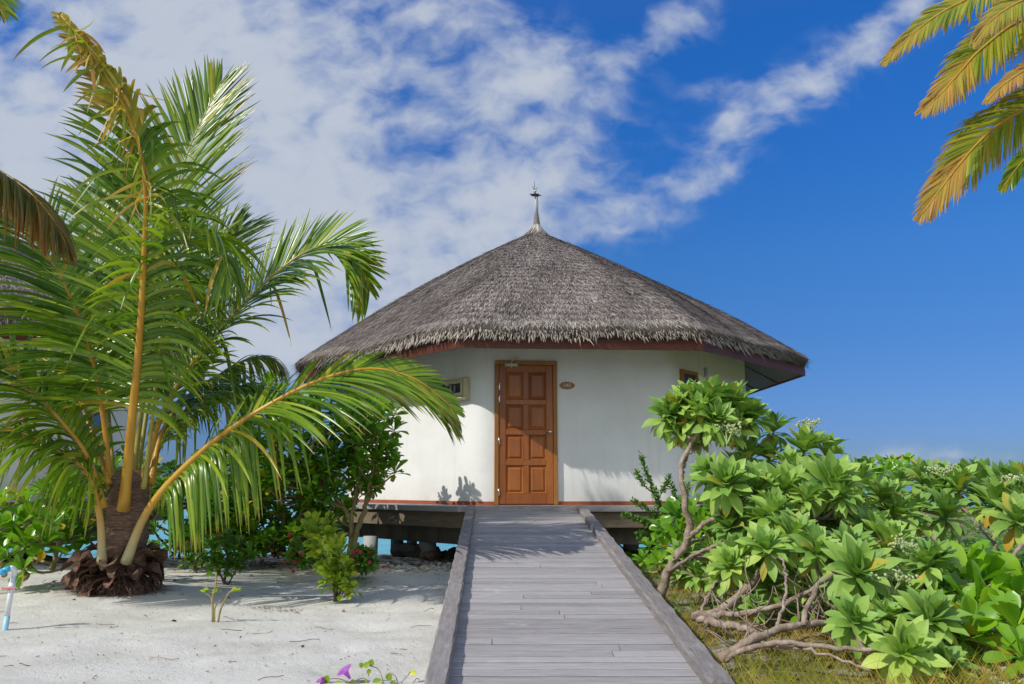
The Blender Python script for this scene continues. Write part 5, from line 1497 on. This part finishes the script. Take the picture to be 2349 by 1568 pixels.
for (bx, by, tips, lab) in ((700, 1300, [(680, 1250, 9.8), (665, 1275, 9.8), (705, 1265, 9.8), (690, 1285, 9.7), (715, 1250, 9.9)], 'small dark shrub with red flowers on the left of the yellow green shrub'),
                            (835, 1310, [(820, 1262, 9.4), (845, 1268, 9.4), (832, 1285, 9.4), (850, 1290, 9.4), (815, 1290, 9.4)], 'small dark shrub with red flowers on the right of the yellow green shrub')):
    g0 = G(bx, by)
    leafy('leafy_shrub', tuple(g0), lab, 'shrub', stems_from(bx, by, g0.y, tips), 'smallleaf', 'bark_dark', .07, .024, 170, group='leafy shrubs on the sand', seed=int(bx), r0=.007, flowers=('redflower', 14, .026))
# small-leaved shrub by the end of the ramp
st_ = []
for pl in ([(1520, 1235, 9.6), (1505, 1150, 9.5), (1485, 1090, 9.5), (1470, 1045, 9.5)], [(1530, 1240, 9.6), (1540, 1180, 9.5), (1548, 1130, 9.4), (1530, 1100, 9.4)], [(1520, 1240, 9.5), (1480, 1200, 9.4), (1430, 1180, 9.3)],
           [(1520, 1240, 9.5), (1500, 1180, 9.4), (1450, 1150, 9.4)], [(1510, 1250, 9.5), (1490, 1230, 9.4), (1462, 1225, 9.3)], [(1530, 1240, 9.5), (1520, 1180, 9.4), (1500, 1120, 9.3)], [(1535, 1240, 9.5), (1560, 1180, 9.4), (1580, 1110, 9.5)], [(1505, 1150, 9.5), (1530, 1110, 9.4), (1535, 1090, 9.4)],
           [(1498, 1130, 9.5), (1475, 1110, 9.4), (1458, 1080, 9.4)], [(1525, 1230, 9.4), (1500, 1215, 9.3), (1475, 1190, 9.2)], [(1530, 1250, 9.4), (1545, 1215, 9.3), (1530, 1190, 9.2)]):
    st_.append(Q(pl))
base_ = st_[0][0].copy(); base_.z = 0
st_.append([base_, (base_ + st_[0][0]) / 2 + Vector((.03, 0, 0)), st_[0][0]])
leafy('small_leaved_shrub', tuple(base_), 'feathery shrub with tiny green leaves against the wall at the end of the ramp', 'shrub', st_, 'smallleaf', 'bark_dark', .038, .012, 330, group=None, seed=9, r0=.008, spread=1.1)

# seedling with three bare succulent stems
g0 = G(490, 1425); d0_ = g0.y
root = thing('seedling', tuple(g0), 'bare pale green seedling with forked stems alone in the sand', 'plant')
mb = MB()
for pl, r_ in (([(488, 1428), (488, 1395), (487, 1372), (495, 1345), (496, 1312)], .011), ([(492, 1428), (492, 1400), (497, 1385), (507, 1376)], .008), ([(500, 1428), (505, 1400), (515, 1378), (527, 1357), (540, 1355)], .010), ([(488, 1385), (482, 1368), (470, 1360)], .006)):
    mb.tube(catmull([P(a, b_, d0_) for a, b_ in pl], 12)[0], np.linspace(r_, r_ * .6, 12), M['bark_tan'], 8)
mb.build('stem', root)
for (px, py) in ((470, 1358), (541, 1354), (497, 1358)):
    mb = MB()
    c_ = P(px, py, d0_); N = 6; th = rng.uniform(0, 6.28, N)
    blades(mb, M['croton'], np.tile(np.array(c_), (N, 1)), np.stack([np.cos(th), np.sin(th) * .5, np.abs(np.sin(th))], -1), np.tile([0, -.5, 1.], (N, 1)), .045, .014, OVATE, .2, .2, .2)
    mb.build('leaf', root)

# standpipe
g0 = G(11, 1449)
tap = thing('garden_tap', tuple(g0), 'white and blue plastic standpipe with a red valve in the sand at the left edge', 'tap')
d0_ = g0.y
t1 = P(31, 1320, d0_ + .02)
mb = MB(); gp = np.array(tuple(g0)); tp = np.array(tuple(t1))
mid1 = gp * .72 + tp * .28
mb.tube([gp - np.array([0, 0, .1]), gp, mid1], .020, M['palepvc'], 14); mb.build('lower_pipe', tap)
mb = MB(); mb.tube([mid1, tp], .0185, M['pvc'], 14)
mb.tube([gp * .30 + tp * .70, gp * .12 + tp * .88], .024, M['pvc'], 14)
mb.tube(catmull([tp, tp + np.array([.004, 0, .03]), P(30, 1303, d0_), P(22, 1303, d0_ - .02)], 8)[0], .020, M['pvc'], 12); mb.build('pipe', tap)
mb = MB(); mb.tube([P(24, 1302, d0_ - .015), P(6, 1311, d0_ - .05)], [.020, .026], M['bluepvc'], 12)
mb.tube([P(6, 1311, d0_ - .05), P(3, 1314, d0_ - .06)], [.030, .030], M['bluepvc'], 12); mb.build('spout', tap)
mb = MB(); vc = gp * .22 + tp * .78
mb.box(vc + np.array([-.005, -.028, 0]), (.115, .018, .014), M['redplastic'], 0, None, .005); mb.tube([vc, vc + np.array([0, -.03, 0])], .014, M['redplastic'], 10)
mb.build('valve_handle', tap)

# beach morning glory at the bottom edge
g0 = G(790, 1562)
mg = thing('morning_glory', tuple(g0), 'trailing vine with purple funnel flowers and round leaves at the bottom edge', 'vine')
D0 = g0.y
mb = MB(); lb = MB()
def vine(pl, r_=.0035):
    C_ = catmull([P(a, b_, D0 + dz) for (a, b_, dz) in pl], 16)[0]
    mb.tube(C_, np.linspace(r_, r_ * .6, 16), M['bark'], 5)
vine([(880, 1590, 0), (878, 1560, 0), (868, 1535, .02), (852, 1528, .03), (836, 1526, .03)])
vine([(912, 1590, 0), (922, 1565, 0), (935, 1550, 0), (940, 1540, 0)])
vine([(900, 1590, 0), (912, 1570, 0), (905, 1548, .02), (890, 1550, .02)])
vine([(700, 1590, 0), (715, 1575, 0), (740, 1560, 0), (775, 1556, 0), (800, 1566, 0), (806, 1580, 0)])
vine([(718, 1590, 0), (712, 1565, 0), (705, 1560, 0)])
vine([(795, 1590, 0), (800, 1575, 0), (826, 1556, 0), (842, 1560, 0), (850, 1580, 0)])
vine([(950, 1590, 0), (946, 1570, 0), (956, 1556, 0), (963, 1560, 0)])
def rleaf(px, py, L_, dirx, dirz, ry=.0, rn=.5):
    c_ = np.array(tuple(P(px, py, D0 + ry)))
    blades(lb, M['croton'], c_[None], np.array([[dirx, -.2, dirz]]), np.array([[.1, -.9, .6]]), L_, L_ * .44, [.2, .8, 1., 1.02, .9, .6, .2], .1, .1, .3, rn)
for a in ((744, 1568, .052, .5, .9, -.02, .25), (836, 1530, .040, .8, .7, .02, .4), (832, 1530, .03, -.5, .8, .02, .5), (850, 1527, .04, .3, 1., .02, .3), (848, 1534, .03, -.2, -.9, .02, .4), (940, 1546, .040, 1, .3, 0, .95), (890, 1560, .045, .3, .8, 0, .3),
          (855, 1572, .062, .9, .5, 0, .1), (800, 1585, .05, -.3, .9, -.02, .5), (768, 1572, .05, .8, .2, -.02, .4), (826, 1580, .06, .6, .8, 0, .3), (708, 1572, .035, .7, -.2, 0, .4), (712, 1574, .03, -.6, .6, 0, .5), (900, 1580, .05, .2, .9, 0, .3), (790, 1580, .05, .6, .8, 0, .6),
          (812, 1578, .05, -.2, 1., 0, .6), (740, 1590, .06, .5, .6, 0, .3), (770, 1590, .06, -.3, .6, 0, .4), (680, 1590, .05, .2, .9, 0, .4)):
    rleaf(*a)
mb.build('stem', mg); lb.build('foliage', mg)
for (px, py, sx, sz, ds) in ((803, 1556, -.55, .85, 1.), (752, 1572, -.9, .35, .8), (742, 1576, -.3, .5, .7)):
    fbm_ = MB(); c_ = np.array(tuple(P(px, py, D0 - .02)))
    A = nrm(np.array([sx, -.25, sz])); B = nrm(np.cross(A, [0, 1., 0])); Cc = np.cross(A, B)
    n_ = 20; V = []
    prof_ = [(0, .006), (.020, .009), (.040, .016), (.055, .028), (.062, .040), (.060, .046)]
    for (h_, r_) in prof_:
        for i in range(n_):
            a = 2 * math.pi * i / n_; rr_ = r_ * ds * (1 + (.06 * math.cos(5 * a) if r_ > .02 else 0))
            V.append(c_ + A * h_ * ds + B * math.cos(a) * rr_ + Cc * math.sin(a) * rr_)
    F = [[r * n_ + i, r * n_ + (i + 1) % n_, (r + 1) * n_ + (i + 1) % n_, (r + 1) * n_ + i] for r in range(5) for i in range(n_)]
    fbm_.add(V, np.array(F), M['petal'], (.5, .3, .5, 0), True)
    fbm_.build('flower', mg)


# ------------------------------------------------------------------ ground cover
def scatter_z(x, y): return ground_z(x, y)
# rocks along the bank under the bungalow
for k, (px, py, r_) in enumerate(((930, 1275, .22), (955, 1272, .16), (1003, 1275, .20), (1040, 1268, .17), (1065, 1272, .16), (1085, 1268, .2), (975, 1278, .18), (1010, 1272, .12), (1480, 1268, .2), (1440, 1272, .2), (1405, 1270, .2))):
    q = P(px, py, 13.0 + .15 * (k % 3)); q.z = float(ground_z(q.x, q.y)) + r_ * .25
    mb = MB(); mb.blob(q, (r_ * 1.15, r_, r_ * .72), M['rock'], 40 + k, .55, 12, 8, None, False, k)
    o = mb.build('rock', None, tuple(q))
    if px < 1200: setp(o, 'dark shore rock at the water edge under the deck left of the ramp', 'rock', 'shore rocks under the deck left of the ramp')
    else: setp(o, 'dark shore rock under the deck right of the ramp, beside the green bush', 'rock', 'shore rocks under the deck right of the ramp')
# coconut husk
q = G(985, 1284)
ch = thing('coconut_husk', tuple(q), 'old brown coconut husk lying on the sand left of the ramp', 'coconut')
mb = MB(); mb.blob(q + Vector((0, 0, .06)), (.13, .10, .085), M['husk'], 4, .2, 20, 12); mb.build('shell', ch)
mb = MB(); mb.tube([q + Vector((.11, 0, .06)), q + Vector((.17, 0, .075)), q + Vector((.22, 0, .07))], [.012, .008, .006], M['husk'], 6)
mb.tube(catmull([q + Vector((-.12, 0, .06)), q + Vector((-.18, 0, .09)), q + Vector((-.24, 0, .02))], 8)[0], .008, M['husk'], 6); mb.build('stalk', ch)

# coral rubble: pale stones by the bank and at the lower right
mb = MB(); rg = np.random.default_rng(9)
for k in range(620):
    if k < 260:
        x, y = rg.uniform(-2.4, -.7), rg.normal(11.25, .35); s_ = rg.uniform(.010, .035)
    elif k < 560:
        q = G(rg.uniform(2130, 2420), rg.uniform(1450, 1600)); x, y = q.x, q.y; s_ = rg.uniform(.008, .026)
    else:
        q = G(rg.uniform(1530, 1600), rg.uniform(1320, 1360)); x, y = q.x, q.y; s_ = rg.uniform(.015, .035)
    mb.blob((x, y, float(scatter_z(x, y)) + s_ * .3), (s_ * rg.uniform(.8, 1.5), s_, s_ * .6), M['coral'], k, .5, 7, 5, (rg.uniform(), 0, 0, 0), False, rg.uniform(0, 3))
o = mb.build('coral_rubble'); setp(o, 'scattered white coral stones', 'stones', kind='stuff')

# leaf litter and twigs on the sand
mb = MB(); N = 1500
x = rng.uniform(-6.5, -.6, N); y = rng.uniform(4.6, 11.5, N)
x[:400] = rng.uniform(-6.5, -1.0, 400); y[:400] = rng.normal(11.7, .45, 400)
th = rng.uniform(0, 6.28, N)
sc = np.where(rng.uniform(0, 1, N) < .06, 3.2, 1.) * (1 + (np.arange(N) < 400) * 2.0)
blades(mb, M['litter'], np.stack([x, y, scatter_z(x, y) + .006], -1), np.stack([np.cos(th), np.sin(th), rng.uniform(0, .3, N)], -1), np.stack([rng.normal(0, .4, N), rng.normal(0, .4, N), np.ones(N)], -1), rng.uniform(.006, .024, N) * sc, rng.uniform(.0025, .006, N) * sc, OVATE, .2, .5, .5, smooth=False)
N = 700
x = rng.uniform(1.6, 7, N); y = rng.uniform(4.6, 11.5, N); th = rng.uniform(0, 6.28, N)
blades(mb, M['litter'], np.stack([x, y, scatter_z(x, y) + .006], -1), np.stack([np.cos(th), np.sin(th), rng.uniform(0, .4, N)], -1), np.stack([rng.normal(0, .4, N), rng.normal(0, .4, N), np.ones(N)], -1), rng.uniform(.04, .11, N), rng.uniform(.012, .03, N), OVATE, .2, .6, .5, smooth=False)
for k in range(90):
    a = np.array([rng.uniform(-5, -.7), rng.uniform(4.8, 11), 0]); a[2] = scatter_z(a[0], a[1]) + .004
    t_ = rng.uniform(0, 6.28); L_ = rng.uniform(.04, .22)
    e = a + np.array([math.cos(t_) * L_, math.sin(t_) * L_, rng.uniform(0, .015)])
    mb.tube(path(a, e, 0, 5, k), .0022, M['litter'], 4, (rng.uniform(), 0, 0, 0))
for (px, py, sx_, sy_, n_) in ((612, 1388, .11, .05, 90), (655, 1396, .07, .03, 60), (560, 1385, .10, .03, 30), (1010, 1345, .08, .04, 25), (1285, 1290, .10, .05, 30)):
    g_ = G(px, py); xx_ = rng.normal(g_.x, sx_, n_); yy2 = rng.normal(g_.y, sy_ * 2, n_); th = rng.uniform(0, 6.28, n_)
    blades(mb, M['litter'], np.stack([xx_, yy2, scatter_z(xx_, yy2) + .004], -1), np.stack([np.cos(th), np.sin(th), 0 * th + .1], -1), np.tile([0, 0, 1.], (n_, 1)), rng.uniform(.01, .03, n_), rng.uniform(.003, .007, n_), OVATE, 0, 0, .3, rng.uniform(0, .3, n_), smooth=False)
o = mb.build('leaf_litter'); setp(o, 'dry leaves and twigs scattered on the ground', 'leaves', kind='stuff')
# dry grass on the right
mb = MB(); N = 52000
x = rng.uniform(1.15, 9.0, N); y = 4.2 + 10 * rng.uniform(0, 1, N) ** 1.7
clump = np.sin(x * 5.1 + 1.3) * np.sin(y * 4.3) + np.sin(x * 11 + y * 7) * .6 + rng.normal(0, .5, N)
keep = (clump > -.35) & (x > 1.2) & ~((x > 2.6) & (y < 5.9) & (rng.uniform(0, 1, N) < .7) & (x > .53 * y))
x, y = x[keep], y[keep]; N = len(x)
th = rng.uniform(0, 6.28, N)
nearb = np.clip((6.5 - y) / 2, 0, 1)
L = rng.uniform(.05, .17, N) * (1 + .5 * nearb)
blades(mb, M['grassleaf'], np.stack([x, y, scatter_z(x, y) - .005], -1), np.stack([np.cos(th) * .45, np.sin(th) * .45, np.ones(N)], -1), np.stack([np.cos(th + 1.5), np.sin(th + 1.5), 0 * th + .2], -1), L, rng.uniform(.0016, .0034, N), [1, .9, .6, .05], rng.uniform(.1, 1.2, N), 0, .1,
       np.clip(rng.normal(.38, .22, N) + .28 * np.sin(x * 2.3 + 1) * np.sin(y * 2.9) + .12 * np.sin(x * 7), 0, 1), smooth=False)
o = mb.build('dry_grass'); setp(o, 'dry orange and green grass under the bushes', 'grass', kind='stuff')
# low green creeping plants among the grass
mb = MB(); N = 16000
q = rng.uniform(0, 1, N)
x = rng.uniform(1.3, 10, N); y = rng.uniform(5.0, 16, N); th = rng.uniform(0, 6.28, N)
x[9000:] = rng.uniform(3.5, 17, 7000); y[9000:] = rng.uniform(9, 27, 7000)
keep = (np.sin(x * 2.3) + np.sin(y * 1.9 + x) > .2) | (y > 11)
keep &= y < 13 + np.clip(x - 2.6, 0, 12) * 3.0
x, y, th = x[keep], y[keep], th[keep]; N = len(x)
blades(mb, M['smallleaf'], np.stack([x, y, scatter_z(x, y) + rng.uniform(.01, .12, N)], -1), np.stack([np.cos(th), np.sin(th), rng.uniform(0, .8, N)], -1), np.stack([rng.normal(0, .3, N), rng.normal(-.2, .3, N), np.ones(N)], -1), rng.uniform(.03, .07, N) * np.where(y > 9, 2.4, 1.), rng.uniform(.010, .022, N) * np.where(y > 9, 2.4, 1.), OVATE, .3, .3, .3)
o = mb.build('ground_creepers'); setp(o, 'low green creeping leaves between the bushes', 'ground cover', kind='stuff')
